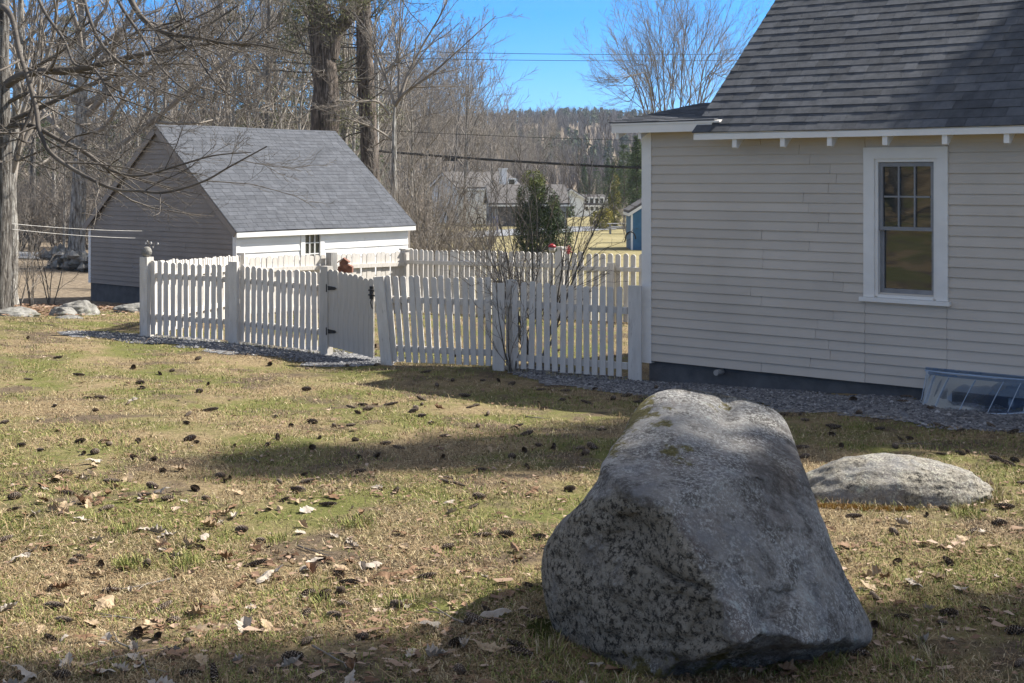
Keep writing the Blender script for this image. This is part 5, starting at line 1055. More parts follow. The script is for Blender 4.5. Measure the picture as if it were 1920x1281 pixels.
# white cottage with glazed porch
p = at(1085, 410, 165); hz_ = sz(p[0], p[1]); T2 = thing('white_cottage', (p[0], p[1], hz_), 'small white cottage with steep gable and long glazed porch far across the road', 'house')
c1 = at(1052, 408, 167); Q = gable_house(T2, (c1[0], c1[1], hz_), math.pi / 2 + .25, 8, 3.4, zr(371, 165) - hz_, zr(355, 165) - zr(371, 165), ('white', 'farroof'))
c2 = at(1092, 408, 168); Q = gable_house(T2, (c2[0], c2[1], hz_), .0, 5.4, 4.2, zr(383, 166) - hz_, zr(367, 168) - zr(383, 166), ('white', 'farroof'))
win(T2, Q, 'y', -2.1, -2.3, -1.5, .9, 2.2, -1); win(T2, Q, 'y', -2.1, -1.1, -.2, .9, 2.2, -1)
for k in range(4): win(T2, Q, 'y', -2.1, .25 + .6 * k, .63 + .6 * k, .7, 2.2, -1)
# blue shed
p = at(1192, 470, 75); k = sz(p[0], p[1]); T3 = thing('blue_shed', (p[0] + 1.2, p[1] + 1.5, k), 'small blue wooden shed with white corner trim peeking out behind the house corner', 'shed')
c = np.array([p[0] + 1.2, p[1] + 1.6, k]); Q = gable_house(T3, c, .0 + math.pi / 2 + .0, 3.2, 2.9, zr(397, 75) - k, .9, ('blue', 'farroof'), ov=.15)
mb = MB(); mb.prism([Q(-1.63, 1.36, -.3), Q(-1.63, 1.46, -.3), Q(-1.63, 1.46, zr(402, 75) - k), Q(-1.63, 1.36, zr(402, 75) - k)], [Q(-1.58, 1.36, -.3), Q(-1.58, 1.47, -.3), Q(-1.58, 1.47, zr(402, 75) - k), Q(-1.58, 1.36, zr(402, 75) - k)]); mb.build('corner_trim', M['white'], T3)
mb = MB(); mb.prism([Q(-1.64, .72, -.1), Q(-1.64, .82, -.1), Q(-1.64, .82, 1.5), Q(-1.64, .72, 1.5)], [Q(-1.59, .72, -.1), Q(-1.59, .82, -.1), Q(-1.59, .82, 1.5), Q(-1.59, .72, 1.5)]); mb.build('door_frame', M['white'], T3)
# blue sign on two posts
p = at(930, 446, 100); z0 = sz(p[0], p[1]); T4 = thing('roadside_sign', (p[0], p[1], z0), 'plain blue roadside sign seen edge on between posts beside the far lawn', 'sign')
mb = MB(); mb.box((p[0] + .09, p[1], z0 + .25), .17, .5, 1.0); mb.build('panel', M['bluesign'], T4)
for dx, dy in ((-.15, 0), (.10, .32)): mb = MB(); mb.box((p[0] + dx, p[1] + dy, z0 - .2), .07, .07, 1.6); mb.build('post', M['bluesign'], T4)
# picnic table
p = at(1162, 436, 100); z0 = sz(p[0], p[1]); T5 = thing('picnic_table', (p[0], p[1], z0), 'grey wooden picnic table on the far lawn next to the golden bush', 'picnic table')
def bx(c, sx, sy, sz_, nm): mb = MB(); mb.box((p[0] + c[0], p[1] + c[1], z0 + c[2]), sx, sy, sz_); mb.build(nm, M['greywood'], T5)
bx((0, 0, .72), 1.8, .75, .05, 'tabletop')
for s in (-1, 1): bx((0, s * .68, .42), 1.8, .25, .05, 'bench_seat')
for s in (-.7, .7):
    for q in (-.45, .45): bx((s, q, -.1), .09, .09, .82, 'leg')
# utility pole with street lamp arm, hidden behind the dark pine
p = at(706, 300, 70); z0 = sz(p[0], p[1]); T6 = thing('utility_pole', (p[0], p[1], z0), 'wooden utility pole with pale street lamp arm half hidden by the dark pine trunk', 'utility pole')
mb = MB(); mb.tube([(p[0], p[1], z0 - .3), (p[0], p[1], zr(92, 70))], [.15, .11], 8); mb.build('pole', M['greywood'], T6)
mb = MB(); q = np.array([p[0], p[1] - .1, zr(120, 70)]); mb.tube([q, q + [.35, -.1, .12], q + [.75, -.15, .10]], .028, 6); mb.build('lamp_arm', M['cord'], T6)
mb = MB(); mb.lathe(q + [.88, -.15, .02], [(0, .10), (.09, .08), (.14, .02), (.12, -.04), (0, -.06)], 10); mb.build('lamp_head', M['cord'], T6)
mb = MB(); mb.box((p[0], p[1] - .02, zr(104, 70)), 1.6, .1, .12); mb.build('crossarm', M['greywood'], T6)
def wire(a, b, sag, r0, label, n=24):
    t = np.linspace(0, 1, n)[:, None]; pts = a * (1 - t) + b * t; pts[:, 2] -= sag * 4 * (t * (1 - t))[:, 0]; mb = MB(); mb.tube(pts, r0, 6); return tag(mb.build('overhead_wire', M['cable']), label, 'wire', 'overhead wires from the utility pole')
wire(np.array([p[0], p[1], zr(283, 70)]), at(1420, 322, 62), .15, .065, 'thick black cable crossing low in front of the valley woods')
for py, o, nm in ((95, .5, 'upper'), (107, -.4, 'lower')):
    wire(np.array([p[0] + o, p[1], zr(py, 70)]), at(1480, py + 5, 66), .12, .013, nm + ' of the two thin wires crossing the open blue sky')
wire(np.array([p[0], p[1], zr(244, 70)]), at(1420, 268, 64), .1, .012, 'faint thin wire midway between the sky wires and the thick black cable')
mb = MB(); q = at(843, 297, 66.6); mb.box(q - [0, 0, .14], .75, .14, .2); tag(mb.build('splice_box', M['cable']), 'short black splice box slung under the thick black cable', 'cable box')
# ------------------------------------------------------------------ small things round the yard
mb = MB(); q = np.array([P0[0], P0[1], sz(P0[0], P0[1]) + 1.20]); v = ico * .075 * rr.uniform(.9, 1.1, (7, 3))
mb.lathe(q - [0, 0, .085], [(0, 0), (.05, .012), (.072, .05), (.075, .085), (.055, .13), (.02, .15), (0, .152)], 14); tag(mb.build('stone_ball', M['stone'], smooth=True), 'round grey stone resting on top of the corner fence post', 'stone')
T7 = thing('dried_stalk', (P0[0] + .02, P0[1] + .22, sz(P0[0], P0[1])), 'dried stalk with white papery pods rising behind the corner fence post', 'plant')
st_ = MB(); pts = [(P0[0] + .02, P0[1] + .22, sz(P0[0], P0[1])), *[tuple(at(x, y, 19.45)) for x, y in ((279, 500), (281, 470), (278, 452))]]; st_.tube(smooth_path(pts, 4), .006, 5); st_.tube([at(281, 472, 19.45), at(288, 462, 19.45), at(290, 455, 19.45)], .004, 4); st_.build('stem', M['twig'], T7)
for x, y in ((273, 457), (276, 453), (287, 464), (283, 457), (280, 467), (296, 458)):
    c = at(x, y, 19.45); m_ = MB(); m_.add(ico * np.array([.02, .014, .034]) * rr.uniform(.6, 1.1) + c, icf); m_.build('pod', M['cord'], T7)
for y0, y1, x1, lb in ((418, 433, 310, 'upper white cord of the pair strung from the left tree to the shed'), (428, 447, 301, 'lower white cord of the pair strung from the left tree to the shed')):
    a = at(6, y0, 24); b = np.array(S(solve_a(x1), -.03, 0)); b[2] = zr(y1, b[1]); t = np.linspace(0, 1, 20)[:, None]; pts = a * (1 - t) + b * t; pts[:, 2] -= .12 * (t * (1 - t))[:, 0] * 4 * .4
    mb = MB(); mb.tube(pts, .0042, 5); tag(mb.build('cord', M['cord']), lb, 'cord')
# birdhouse
p = at(648, 510, 23.); gz0 = sz(p[0], p[1]); T8 = thing('birdhouse', (p[0], p[1], gz0), 'red brown wooden birdhouse on a post just behind the gate', 'birdhouse')
mb = MB(); mb.box((p[0], p[1], gz0 - .2), .09, .09, zr(513, 23) - gz0 + .2); mb.build('post', M['greywood'], T8)
zb_ = zr(511, 23); 
def bh(x0, w_, d, z0, h, rh, nm): 
    m_ = MB(); f_ = lambda y: [(p[0] + x0 - w_ / 2, p[1] + y, zb_ + z0), (p[0] + x0 + w_ / 2, p[1] + y, zb_ + z0), (p[0] + x0 + w_ / 2, p[1] + y, zb_ + z0 + h), (p[0] + x0, p[1] + y, zb_ + z0 + h + rh), (p[0] + x0 - w_ / 2, p[1] + y, zb_ + z0 + h)]
    m_.prism(f_(-d / 2), f_(d / 2)); return m_.build(nm, M['terra'], T8)
bh(.0, .24, .2, 0, .10, .06, 'body'); bh(-.03, .13, .16, .12, .06, .05, 'upper_box')
m_ = MB()
for s in (-1, 1): m_.prism([(p[0] - .03, p[1] - .1, zb_ + .235), (p[0] - .03 + s * .10, p[1] - .1, zb_ + .165), (p[0] - .03 + s * .10, p[1] - .1, zb_ + .18), (p[0] - .03, p[1] - .1, zb_ + .25)], [(p[0] - .03, p[1] + .1, zb_ + .235), (p[0] - .03 + s * .10, p[1] + .1, zb_ + .165), (p[0] - .03 + s * .10, p[1] + .1, zb_ + .18), (p[0] - .03, p[1] + .1, zb_ + .25)])
m_.build('roof', M['terra'], T8)
for x, z, r0 in ((-.05, .055, .026), (.055, .05, .03), (-.03, .15, .02)):
    m_ = MB(); yy = p[1] - (.101 if z < .1 else .081); m_.tube([(p[0] + x, yy - .004, zb_ + z), (p[0] + x, yy + .01, zb_ + z)], r0, 10); m_.build('entrance_hole', M['darkvoid'], T8)
# red feeder and red flowers by the back post, shepherd hooks
p = at(1035, 468, 20.6); T9 = thing('bird_feeder', (p[0], p[1], sz(p[0], p[1])), 'red capped bird feeder on a thin stake behind the taller bare shrub', 'bird feeder')
mb = MB(); mb.tube([(p[0], p[1], sz(p[0], p[1])), (p[0], p[1], p[2])], .008, 6); mb.build('stake', M['iron'], T9)
mb = MB(); mb.lathe(p, [(.04, .03), (.062, .035), (.055, .06), (.03, .082), (0, .09)], 14); mb.build('cap', M['red'], T9, smooth=True)
mb = MB(); mb.lathe(p, [(0, -.045), (.04, -.04), (.05, .0), (.052, .03), (0, .032)], 12); mb.build('bowl', M['cord'], T9, smooth=True)
p = at(1066, 470, 20.7); T10 = thing('berry_stalk', (p[0], p[1], sz(p[0], p[1])), 'stalk with clustered red berries beside the capped post of the back fence', 'plant')
mb = MB(); mb.tube([(p[0], p[1], sz(p[0], p[1])), (p[0], p[1], p[2] + .02)], .006, 5); mb.build('stem', M['twig'], T10)
mb = MB()
for k in range(26): mb.add(ico * .012 + p + rr.normal(0, 1, 3) * [.04, .03, .05], icf)
mb.tube([p - [0, 0, .05], p + [0, 0, .05]], .02, 5); o = mb.build('berries', M['red'], T10)
for px, top, Y, lb in ((909, 405, 21.5, 'black shepherd hook standing by the back fence left of the bare shrubs'), (1192, 432, 18.6, 'black shepherd hook standing just left of the house corner')):
    p = at(px, 560, Y); z0 = sz(p[0], p[1]); zt = zr(top, Y); mb = MB(); a = np.linspace(0, math.pi, 10)
    mb.tube([(p[0], p[1], z0 - .1), (p[0], p[1], zt - .12), *[(p[0] - .07 + .07 * math.cos(t), p[1], zt - .12 + .1 * math.sin(t)) for t in a], (p[0] - .15, p[1], zt - .16)], .009, 6)
    tag(mb.build('shepherd_hook', M['iron']), lb, 'garden hook')
# ------------------------------------------------------------------ lawn: grass, needles, cones, leaves
BO = (1.0, 5.95)
def lawn_ok(x, y):
    q = np.c_[x, y]; bad = in_poly(x, y, np.array([g_ for g_ in G1])) | in_poly(x, y, np.array(G2))
    d = q - HC; s = d @ u2; t = d @ v2; bad |= (s > -.1) & (t > -.1)
    return ~bad
def cl_noise(x, y, sc_, off): return np.array([mnoise.fractal(Vector((a * sc_ + off, b_ * sc_, off)), 1., 2., 4) for a, b_ in zip(x, y)])
M['grass'] = tone_mat('winter_grass', [(0, (.075, .055, .035)), (.18, (.17, .125, .075)), (.36, (.38, .30, .175)), (.54, (.58, .48, .30)), (.62, (.37, .34, .125)), (.80, (.19, .205, .055)), (1, (.085, .125, .028))], .8, .2)
def blades(name, n, yr, L_, wd, r, mat, flat=.55, green=True, lo=0., hi=.56):
    # even density per unit of angle: more blades near, fewer far
    y = 1 / r.uniform(1 / yr[1], 1 / yr[0], n); x = (.40 * y + 2.1) * r.uniform(-1, 1, n); ok = lawn_ok(x, y); x, y = x[ok], y[ok]; n = len(x)
    g1 = cl_noise(x, y, .75, 3.); g2 = cl_noise(x, y, 2.6, 9.); bare = cl_noise(x, y, 1.1, 17.)
    k = r.random(n) < np.clip(1.05 - 2.6 * np.clip(bare - .03, 0, 1), .10, 1); x, y, g1, g2 = x[k], y[k], g1[k], g2[k]; n = len(x)
    z = surf_z(x, y); a = r.uniform(0, 6.28, n); gm = np.clip(.36 + 2.2 * g1 + 1.2 * g2, 0, 1) if green else np.zeros(n)
    isg = r.random(n) < gm * .75
    t = np.where(isg, r.uniform(.60, 1., n), np.clip(r.normal((lo + hi) / 2, .14, n), lo, hi))
    ln = L_ * r.uniform(.5, 1.4, n) * np.where(isg, 1.0, 1.0) * (1 + .02 * y); el = np.abs(r.normal(flat, .35, n)) + np.where(isg, .25, 0); el = np.clip(el, .06, 1.4)
    d = np.c_[np.cos(a) * np.cos(el), np.sin(a) * np.cos(el), np.sin(el)]; s = np.c_[-np.sin(a), np.cos(a), r.normal(0, .3, n)]; w_ = (wd * r.uniform(.7, 1.3, n) * (1 + .055 * y))[:, None]
    p = np.c_[x, y, z - .004]; mid = p + d * ln[:, None] * .55 + [0, 0, .004]; e = p + (d * [1, 1, .75]) * ln[:, None]
    v = np.stack([p - s * w_, p + s * w_, mid + s * w_ * .7, mid - s * w_ * .7, e], 1).reshape(-1, 3); b = np.arange(n)[:, None] * 5
    mm = mesh_from(name, v, f4=[b + [0, 1, 2, 3]], f3=[b + [3, 2, 4]], t4=[t], t3=[t]); mm.materials.append(mat)
    o = bpy.data.objects.new(name, mm); COL.objects.link(o); o['kind'] = 'stuff'; return o
gr = np.random.default_rng(81)
blades('grass', 470000, (4.6, 30), .034, .0016, gr, M['grass'])
M['litter'] = tone_mat('pine_litter', [(0, (.09, .055, .03)), (.5, (.26, .17, .09)), (1, (.46, .35, .21))], .8)
blades('needle_litter', 165000, (4.6, 26), .075, .0011, gr, M['litter'], flat=.10, green=False, lo=.1, hi=1.)
def cone_mesh(seed, ln, R_, open_):
    r = np.random.default_rng(seed); mb = MB(); n = 78
    mb.tube([(-ln * .48, 0, R_ * .8), (0, 0, R_ * .85), (ln * .46, 0, R_ * .8)], [R_ * .35, R_ * .5, R_ * .15], 7, tone=.05)
    for k in range(n):
        t = (k + .5) / n; x = -ln / 2 + ln * t; a = k * 2.39996; prof = math.sin(math.pi * (t * .86 + .10)) ** .6; rad_ = R_ * prof
        o = np.array([0, math.cos(a), math.sin(a)]); tg = np.array([0, -math.sin(a), math.cos(a)]); ax = np.array([1., 0, 0]); out = unit(o * open_ + ax * (1 - open_) * 1.1)
        c = np.array([x, 0, R_ * .85]); b0_ = c + o * rad_ * .25; e = c + o * rad_ * .3 + out * rad_ * .85; w_ = rad_ * .42
        v = [b0_ - tg * w_ * .5, b0_ + tg * w_ * .5, e + tg * w_ - ax * .002, e - tg * w_ - ax * .002, e + out * rad_ * .16 + ax * .001, e - ax * .003 + o * .002]
        mb.add(v, [(0, 1, 2, 3)], .15 + .2 * r.random()); mb.add(v, [(3, 2, 4)], float(np.clip(r.normal(.75, .18), 0, 1)))
        vb = [q - ax * .0028 for q in v]; mb.add(vb, [(3, 2, 1, 0), (4, 2, 3)], .1)
    v = np.concatenate(mb.v); mm = mesh_from('pine_cone', v, mb.f4, mb.f3, mb.poly, mb.t4, mb.t3, mb.tp); mm.materials.append(M['cone']); return mm
M['cone'] = tone_mat('cone_scale', [(0, (.045, .032, .023)), (.4, (.14, .10, .07)), (.75, (.30, .235, .175)), (1, (.46, .39, .32))], .8)
cones = [cone_mesh(1, .105, .0175, .5), cone_mesh(2, .085, .020, .62), cone_mesh(3, .12, .016, .42)]
cpx = [(120, 1165, 50), (415, 893, 34), (585, 845, 20), (520, 828, 20), (440, 839, 16), (280, 1061, 40), (190, 1061, 36), (210, 1108, 34), (610, 1118, 46), (455, 995, 30), (295, 1195, 30), (140, 1057, 28), (915, 780, 14), (680, 760, 14), (545, 800, 14), (585, 793, 14), (240, 760, 14), (150, 835, 20), (40, 840, 26), (75, 850, 20),
       (350, 800, 18), (670, 780, 12), (395, 770, 12), (905, 1010, 30), (950, 1010, 26), (840, 1030, 26), (800, 1085, 24), (925, 1175, 30), (970, 1222, 44), (910, 1150, 26), (1683, 1057, 30), (1776, 1055, 30), (1692, 1165, 30), (1780, 1158, 34), (1845, 1150, 28), (1602, 975, 26), (1738, 967, 28), (1770, 957, 20), (1845, 960, 18), (1605, 1230, 24), (1640, 1180, 20),
       (1680, 842, 12), (1705, 820, 14), (1510, 790, 12), (1560, 800, 12), (1610, 780, 14), (1650, 805, 12), (1760, 800, 14), (1800, 810, 14), (1860, 800, 14), (1900, 815, 14), (1815, 850, 16), (1866, 862, 16), (1600, 752, 12), (1700, 745, 10), (1745, 770, 16), (1010, 838, 16), (1040, 842, 12), (970, 800, 10), (960, 855, 12), (1110, 845, 24), (1055, 752, 12), (1100, 758, 16), (1150, 752, 14), (1175, 745, 12), (1200, 748, 10), (1060, 735, 10)]
cr_ = np.random.default_rng(91); pos = []
for px, py, sz_ in cpx: p = ground_hit(px, py); pos.append((p[0], p[1], 1.))
tries = 0
while len(pos) < 298 and tries < 9000:
    tries += 1; y = 1 / cr_.uniform(1 / 19.5, 1 / 5.); x = y * cr_.uniform(-.40, .40)
    if not lawn_ok(np.array([x]), np.array([y]))[0]:
        if cr_.random() > .15 or (np.array([x, y]) - HC) @ v2 > -.3: continue
    if (x - BO[0]) ** 2 + (y - BO[1]) ** 2 < .9 or (x - RKc[0]) ** 2 + (y - RKc[1]) ** 2 < .5: continue
    d = (x / y + .15); keep = .35 + .65 * (y > 9) + .3 * mnoise.noise(Vector((x * .6, y * .6, 5)))
    if cr_.random() > keep: continue
    pos.append((x, y, 1.))
for k, (x, y, s) in enumerate(pos):
    o = bpy.data.objects.new('pine_cone', cones[cr_.integers(3)]); COL.objects.link(o); sc_ = cr_.uniform(.7, 1.2) * (1 + .010 * max(0, y - 8))
    o.location = (x, y, sz(x, y) + .002); o.rotation_euler = (cr_.uniform(0, 6.28) * 0 + cr_.normal(0, .2), cr_.normal(0, .18), cr_.uniform(0, 6.28)); o.scale = (sc_,) * 3
    ds = (np.array([x, y]) - HC); onb = ds @ u2 > -3 and ds @ v2 > -4.6
    tag(o, 'open brown pine cone lying in the shade below the house wall' if onb else 'open brown pine cone lying on the winter lawn left of the house shade', 'pine cone', 'pine cones in the house shade' if onb else 'pine cones on the open lawn')
# oak leaves
def leaf_mesh(seed, ln, curl):
    r = np.random.default_rng(seed); n = 4; half = [(0, .0), (.06, .05), (.16, .15), (.24, .13), (.36, .27), (.43, .19), (.54, .33), (.62, .21), (.74, .27), (.82, .16), (.91, .13), (1., .0)]
    top = [(x, w_ * r.uniform(.8, 1.2)) for x, w_ in half]; bot = [(x + r.normal(0, .015), -w_ * r.uniform(.8, 1.2)) for x, w_ in half[1:-1]]
    ctr = [(x, 0) for x, _ in half]; cv = []
    allp = top + bot + ctr
    for x, y in allp: cv.append((x * ln - ln / 2, y * ln, ln * (curl * (abs(y) * 1.6) ** 1.6 + .35 * curl * (x - .5) ** 2 * 2 + .03 * math.sin(x * 11 + seed) + .05 * y * math.sin(seed))))
    cv = np.array(cv); cv[:, 2] -= cv[:, 2].min(); nt_ = len(top); nb_ = len(bot); c0 = nt_ + nb_; F_ = []
    for i in range(nt_ - 1): F_.append((c0 + i, c0 + i + 1, i + 1, i))
    bi = [0] + [nt_ + k for k in range(nb_)] + [nt_ - 1]
    for i in range(nt_ - 1): F_.append((bi[i], bi[i + 1], c0 + i + 1, c0 + i))
    f = [tuple(dict.fromkeys(q)) for q in F_]; mb = MB(); mb.add(cv, f); mb.tube([cv[c0] + [-ln * .22, 0, .002], cv[c0]], .0013, 3)
    v = np.concatenate(mb.v); return mesh_from('oak_leaf', v, mb.f4, mb.f3, mb.poly, mb.t4, mb.t3, mb.tp)
kinds = {'pale': ('pale bleached curled oak leaf on the lawn', 'pale fallen leaves', [(.3, (.30, .25, .195)), (.7, (.44, .385, .32))]), 'tan': ('tan curled oak leaf lying on the brown lawn', 'tan fallen leaves', [(.3, (.27, .19, .11)), (.7, (.44, .33, .21))]), 'brown': ('dark brown fallen oak leaf lying on the lawn', 'brown fallen leaves', [(.3, (.12, .065, .032)), (.7, (.24, .14, .075))])}
LM = {}
for kk, (lb, gp, stp) in kinds.items():
    M['leaf_' + kk] = noisy('oak_leaf_' + kk, stp, 18, 6, .7, .3, 60)
    LM[kk] = [leaf_mesh(s + 10 * len(LM), .125 + .01 * s, cu) for s, cu in ((1, .35), (2, .7), (3, 1.1), (4, .2), (5, -.5))]
    for m_ in LM[kk]: m_.materials.append(M['leaf_' + kk])
lr = np.random.default_rng(101)
spec = [(120, 1198, 'pale'), (198, 1200, 'pale'), (365, 1152, 'tan'), (400, 1172, 'brown'), (470, 1142, 'pale'), (500, 1180, 'tan'), (512, 1085, 'pale'), (450, 1100, 'brown'), (655, 1012, 'pale'), (660, 1022, 'pale'), (845, 965, 'pale'), (440, 970, 'pale'), (270, 1000, 'pale'), (290, 1005, 'pale'), (375, 1030, 'pale'), (330, 1050, 'pale'), (620, 935, 'tan'), (595, 945, 'tan'),
        (130, 895, 'tan'), (150, 900, 'tan'), (110, 900, 'brown'), (140, 950, 'tan'), (165, 955, 'tan'), (185, 950, 'brown'), (120, 960, 'tan'), (235, 925, 'tan'), (270, 930, 'tan'), (290, 940, 'tan'), (345, 945, 'pale'), (90, 1025, 'tan'), (35, 1055, 'pale'), (160, 1115, 'tan'), (180, 1120, 'brown'), (540, 1040, 'tan'), (545, 1060, 'tan'), (475, 1020, 'brown'), (520, 1040, 'tan'), (575, 1045, 'tan'),
        (760, 1025, 'tan'), (640, 1068, 'tan'), (700, 1062, 'pale'), (300, 1230, 'brown'), (325, 1225, 'pale'), (540, 1262, 'pale'), (600, 1272, 'pale'), (660, 1268, 'brown'), (770, 1238, 'pale'), (815, 1245, 'pale'), (930, 1168, 'pale'), (910, 1085, 'pale'), (1735, 1212, 'pale'), (1782, 1205, 'pale'), (1715, 1243, 'pale'), (1708, 1092, 'pale'), (1843, 1002, 'pale'), (1693, 988, 'pale'), (1885, 945, 'tan'), (1755, 1030, 'brown'), (1870, 1085, 'pale'),
        (1660, 1085, 'brown'), (1740, 1150, 'pale'), (1480, 1262, 'brown'), (1550, 1240, 'brown'), (75, 785, 'pale'), (250, 755, 'pale'), (165, 636, 'pale'), (175, 875, 'pale'), (360, 840, 'pale'), (810, 795, 'pale'), (1090, 880, 'pale'), (225, 1262, 'pale'), (125, 1255, 'pale'), (180, 1270, 'brown'), (845, 1150, 'tan'), (805, 1190, 'pale'), (1120, 1255, 'pale')]
pl_ = [(*ground_hit(px, py)[:2], k) for px, py, k in spec]
tries = 0
for px, py in ((130, 900), (160, 952), (265, 932), (90, 960), (340, 1035), (545, 1050), (620, 940), (400, 1168), (250, 1190), (1700, 1090), (700, 1100), (460, 980), (60, 930)):
    c = ground_hit(px, py)
    for _ in range(6): pl_.append((c[0] + lr.normal(0, .16), c[1] + lr.normal(0, .20), lr.choice(['tan', 'tan', 'brown', 'pale'])))
while len(pl_) < 265 and tries < 9000:
    tries += 1; y = 1 / lr.uniform(1 / 15., 1 / 5.); x = y * lr.uniform(-.40, .40)
    if not lawn_ok(np.array([x]), np.array([y]))[0] or (x - BO[0]) ** 2 + (y - BO[1]) ** 2 < .9 or (x - RKc[0]) ** 2 + (y - RKc[1]) ** 2 < .5: continue
    if lr.random() > (.9 if y < 9.5 else .12) * (1. if x < .5 else .6): continue
    pl_.append((x, y, lr.choice(['pale', 'tan', 'tan', 'brown', 'brown'])))
for x, y, k in pl_:
    o = bpy.data.objects.new('oak_leaf', LM[k][lr.integers(5)]); COL.objects.link(o); s = lr.uniform(.38, .95)
    o.location = (x, y, sz(x, y) + .008); o.rotation_euler = (lr.normal(0, .25), lr.normal(0, .25), lr.uniform(0, 6.28)); o.scale = (s, s * lr.uniform(.55, 1.), s)
    tag(o, kinds[k][0], 'leaf', kinds[k][1])
for k in range(16):
    y = 1 / lr.uniform(1 / 13., 1 / 5.5); x = y * lr.uniform(-.38, .38)
    if (x - BO[0]) ** 2 + (y - BO[1]) ** 2 < 1.1 or not lawn_ok(np.array([x]), np.array([y]))[0]: continue
    a = lr.uniform(0, 6.28); L_ = lr.uniform(.18, .45); c = shoot((x, y, 0), (math.cos(a), math.sin(a), 0), L_, 5, .14, 0, lr); c[:, 2] = surf_z(c[:, 0], c[:, 1]) + .012; mb = MB(); mb.tube(c, np.linspace(.005, .002, 6), 5)
    c2 = shoot(c[2], (math.cos(a + .7), math.sin(a + .7), 0), L_ * .35, 3, .1, 0, lr); c2[:, 2] = surf_z(c2[:, 0], c2[:, 1]) + .016; mb.tube(c2, np.linspace(.003, .0015, 4), 4)
    tag(mb.build('fallen_twig', M['twig']), 'thin grey fallen twig lying on the lawn', 'twig', 'twigs fallen on the lawn')
# brown leaf litter on the left bank: an uncountable carpet
vs_, fs_, ts_ = [], [], []; c = 0; n = 5200
x = lr.uniform(-12.5, -5.6, n); y = lr.uniform(22.5, 31, n); d_ = np.abs((x + 12.5) / 7 * 4 + 26.5 - y + 3.2 * np.array([mnoise.noise(Vector((a * .5, b_ * .5, 2))) for a, b_ in zip(x, y)])); k = (d_ < 2.4) | (lr.random(n) < .06); x, y = x[k], y[k]; n = len(x)
z = surf_z(x, y) + lr.uniform(.005, .05, n); a = lr.uniform(0, 6.28, n); s = lr.uniform(.03, .07, n); q = np.array([(-1, -.55, 0), (1, -.5, .25), (1.1, .5, 0), (-.9, .6, .3)])
v = q[None] * s[:, None, None]; vx = v[..., 0] * np.cos(a)[:, None] - v[..., 1] * np.sin(a)[:, None] + x[:, None]; vy = v[..., 0] * np.sin(a)[:, None] + v[..., 1] * np.cos(a)[:, None] + y[:, None]
mm = mesh_from('leaf_litter', np.stack([vx, vy, v[..., 2] + z[:, None]], -1).reshape(-1, 3), f4=[np.arange(n * 4).reshape(-1, 4)], t4=[lr.uniform(0, 1, n)]); M['leafbed'] = tone_mat('leaf_bed', [(0, (.10, .055, .03)), (.6, (.25, .155, .10)), (1, (.42, .32, .24))], .8); mm.materials.append(M['leafbed'])
o = bpy.data.objects.new('leaf_litter', mm); COL.objects.link(o); o['kind'] = 'stuff'
# small broken leaf bits strewn over the lawn
n = 11500; y = 1 / lr.uniform(1 / 20., 1 / 4.8, n); x = (.40 * y + 1.8) * lr.uniform(-1, 1, n); k = lawn_ok(x, y) & (cl_noise(x, y, .9, 33.) + .25 * (y < 10) + lr.normal(0, .15, n) > .12); x, y = x[k], y[k]; n = len(x)
z = surf_z(x, y) + lr.uniform(.006, .022, n); a = lr.uniform(0, 6.28, n); s = lr.lognormal(-4.25, .4, n); v = (q[None] * lr.uniform(.6, 1.3, (n, 4, 3)) + lr.normal(0, .15, (n, 4, 3)) * [0, 0, 1]) * s[:, None, None]
vx = v[..., 0] * np.cos(a)[:, None] - v[..., 1] * np.sin(a)[:, None] + x[:, None]; vy = v[..., 0] * np.sin(a)[:, None] + v[..., 1] * np.cos(a)[:, None] + y[:, None]
mm = mesh_from('leaf_bits', np.stack([vx, vy, v[..., 2] + z[:, None]], -1).reshape(-1, 3), f4=[np.arange(n * 4).reshape(-1, 4)], t4=[lr.uniform(0, 1, n)]); mm.materials.append(M['leafbed'])
o = bpy.data.objects.new('leaf_bits', mm); COL.objects.link(o); o['kind'] = 'stuff'
# orange moss along the foot of the pale rock, green moss beside the boulder
def moss(name, c, sx, sy_, n, r, stops, key):
    th = r.uniform(0, 6.28, n); q = np.sqrt(r.uniform(0, 1, n)); x = c[0] + sx * q * np.cos(th); y = c[1] + sy_ * q * np.sin(th); z = surf_z(x, y); a = r.uniform(0, 6.28, n); L_ = r.uniform(.012, .03, n)
    p = np.c_[x, y, z]; s = np.c_[np.cos(a), np.sin(a), np.zeros(n)] * .004; v = np.stack([p - s, p + s, p + np.c_[r.normal(0, .008, n), r.normal(0, .008, n), L_]], 1).reshape(-1, 3)
    M[key] = tone_mat(key, stops, .8); mm = mesh_from(name, v, f3=[np.arange(n * 3).reshape(-1, 3)], t3=[r.uniform(0, 1, n)]); mm.materials.append(M[key]); o = bpy.data.objects.new(name, mm); COL.objects.link(o); o['kind'] = 'stuff'
p = ground_hit(1615, 957); moss('moss', p, .34, .055, 2600, lr, [(0, (.20, .11, .03)), (1, (.42, .27, .07))], 'orange_moss')
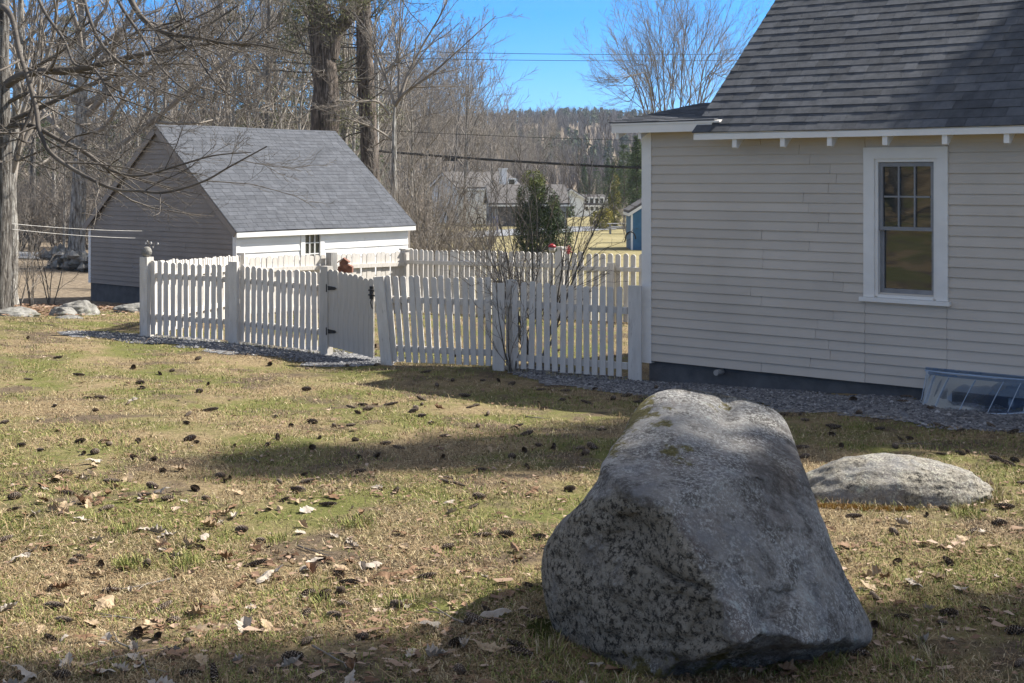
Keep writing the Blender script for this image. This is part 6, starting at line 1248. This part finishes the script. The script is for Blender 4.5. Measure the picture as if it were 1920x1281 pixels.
# longer tufts round the stones and along the fence foot
tg_ = np.random.default_rng(123); X_, Y_ = [], []
for (cx_, cy_, rx_, ry_, n) in ((1.0, 5.95, .80, .66, 2600), (RKc[0], RKc[1], .70, .40, 1300)):
    a = tg_.uniform(0, 6.28, n); q_ = 1 + np.abs(tg_.normal(0, .07, n)); X_.append(cx_ + rx_ * q_ * np.cos(a)); Y_.append(cy_ + ry_ * q_ * np.sin(a))
for A_, B_, n in ((P3, P4, 700), (P4, P5, 500), (P0, P2, 900)):
    f_ = tg_.random(n); X_.append(A_[0] + (B_[0] - A_[0]) * f_ + tg_.normal(0, .05, n)); Y_.append(A_[1] + (B_[1] - A_[1]) * f_ + tg_.normal(-.02, .06, n))
for px, py, n in ((670, 985, 160), (760, 1135, 170), (240, 1062, 300), (350, 1062, 160), (1812, 965, 200), (600, 1140, 120), (230, 1000, 140), (1680, 1250, 160), (880, 1000, 120), (520, 1010, 100), (1560, 1248, 160)):
    c = ground_hit(px, py); X_.append(c[0] + tg_.normal(0, .05, n)); Y_.append(c[1] + tg_.normal(0, .06, n))
x, y = np.concatenate(X_), np.concatenate(Y_); ng_ = sum(len(q_) for q_ in X_[5:]); isg_ = np.arange(len(x)) >= len(x) - ng_; cn = (cl_noise(x, y, 5., 41.) > -.12) | isg_; x, y, isg_ = x[cn], y[cn], isg_[cn]; n = len(x); a = tg_.uniform(0, 6.28, n); el = tg_.uniform(.5, 1.45, n); ln = tg_.uniform(.03, .11, n)[:, None]
d = np.c_[np.cos(a) * np.cos(el), np.sin(a) * np.cos(el), np.sin(el)]; s = np.c_[-np.sin(a), np.cos(a), np.zeros(n)] * .0022; p = np.c_[x, y, surf_z(x, y) - .005]
v = np.stack([p - s, p + s, p + d * ln * .6 + s * .7, p + d * ln * .6 - s * .7, p + d * ln * [1, 1, .8]], 1).reshape(-1, 3); b = np.arange(n)[:, None] * 5; t = np.where((tg_.random(n) < .35) | isg_, tg_.uniform(.6, 1, n), tg_.uniform(.1, .55, n))
mm = mesh_from('grass_tufts', v, f4=[b + [0, 1, 2, 3]], f3=[b + [3, 2, 4]], t4=[t], t3=[t]); mm.materials.append(M['grass']); o = bpy.data.objects.new('grass_tufts', mm); COL.objects.link(o); o['kind'] = 'stuff'
p = ground_hit(1020, 1190); moss('moss', p, .07, .14, 5000, lr, [(0, (.04, .05, .012)), (1, (.14, .15, .04))], 'green_moss')
# ------------------------------------------------------------------ thin valley air
mb = MB(); mb.hexa([(x, y, z) for z in (-5., 62.) for x, y in ((-705, -405), (705, -405), (705, 955), (-705, 955))])
hm = bpy.data.materials.new('thin_air'); hm.use_nodes = True; ht = hm.node_tree; ht.nodes.remove(ht.nodes['Principled BSDF'])
pv = ht.nodes.new('ShaderNodeVolumePrincipled'); pv.inputs['Color'].default_value = (.75, .85, 1, 1); pv.inputs['Density'].default_value = .00018; pv.inputs['Anisotropy'].default_value = .2
ht.links.new(pv.outputs[0], ht.nodes['Material Output'].inputs['Volume']); o = mb.build('haze', hm); o['kind'] = 'stuff'
for o in bpy.data.objects:
    if '_o' in o: del o['_o']
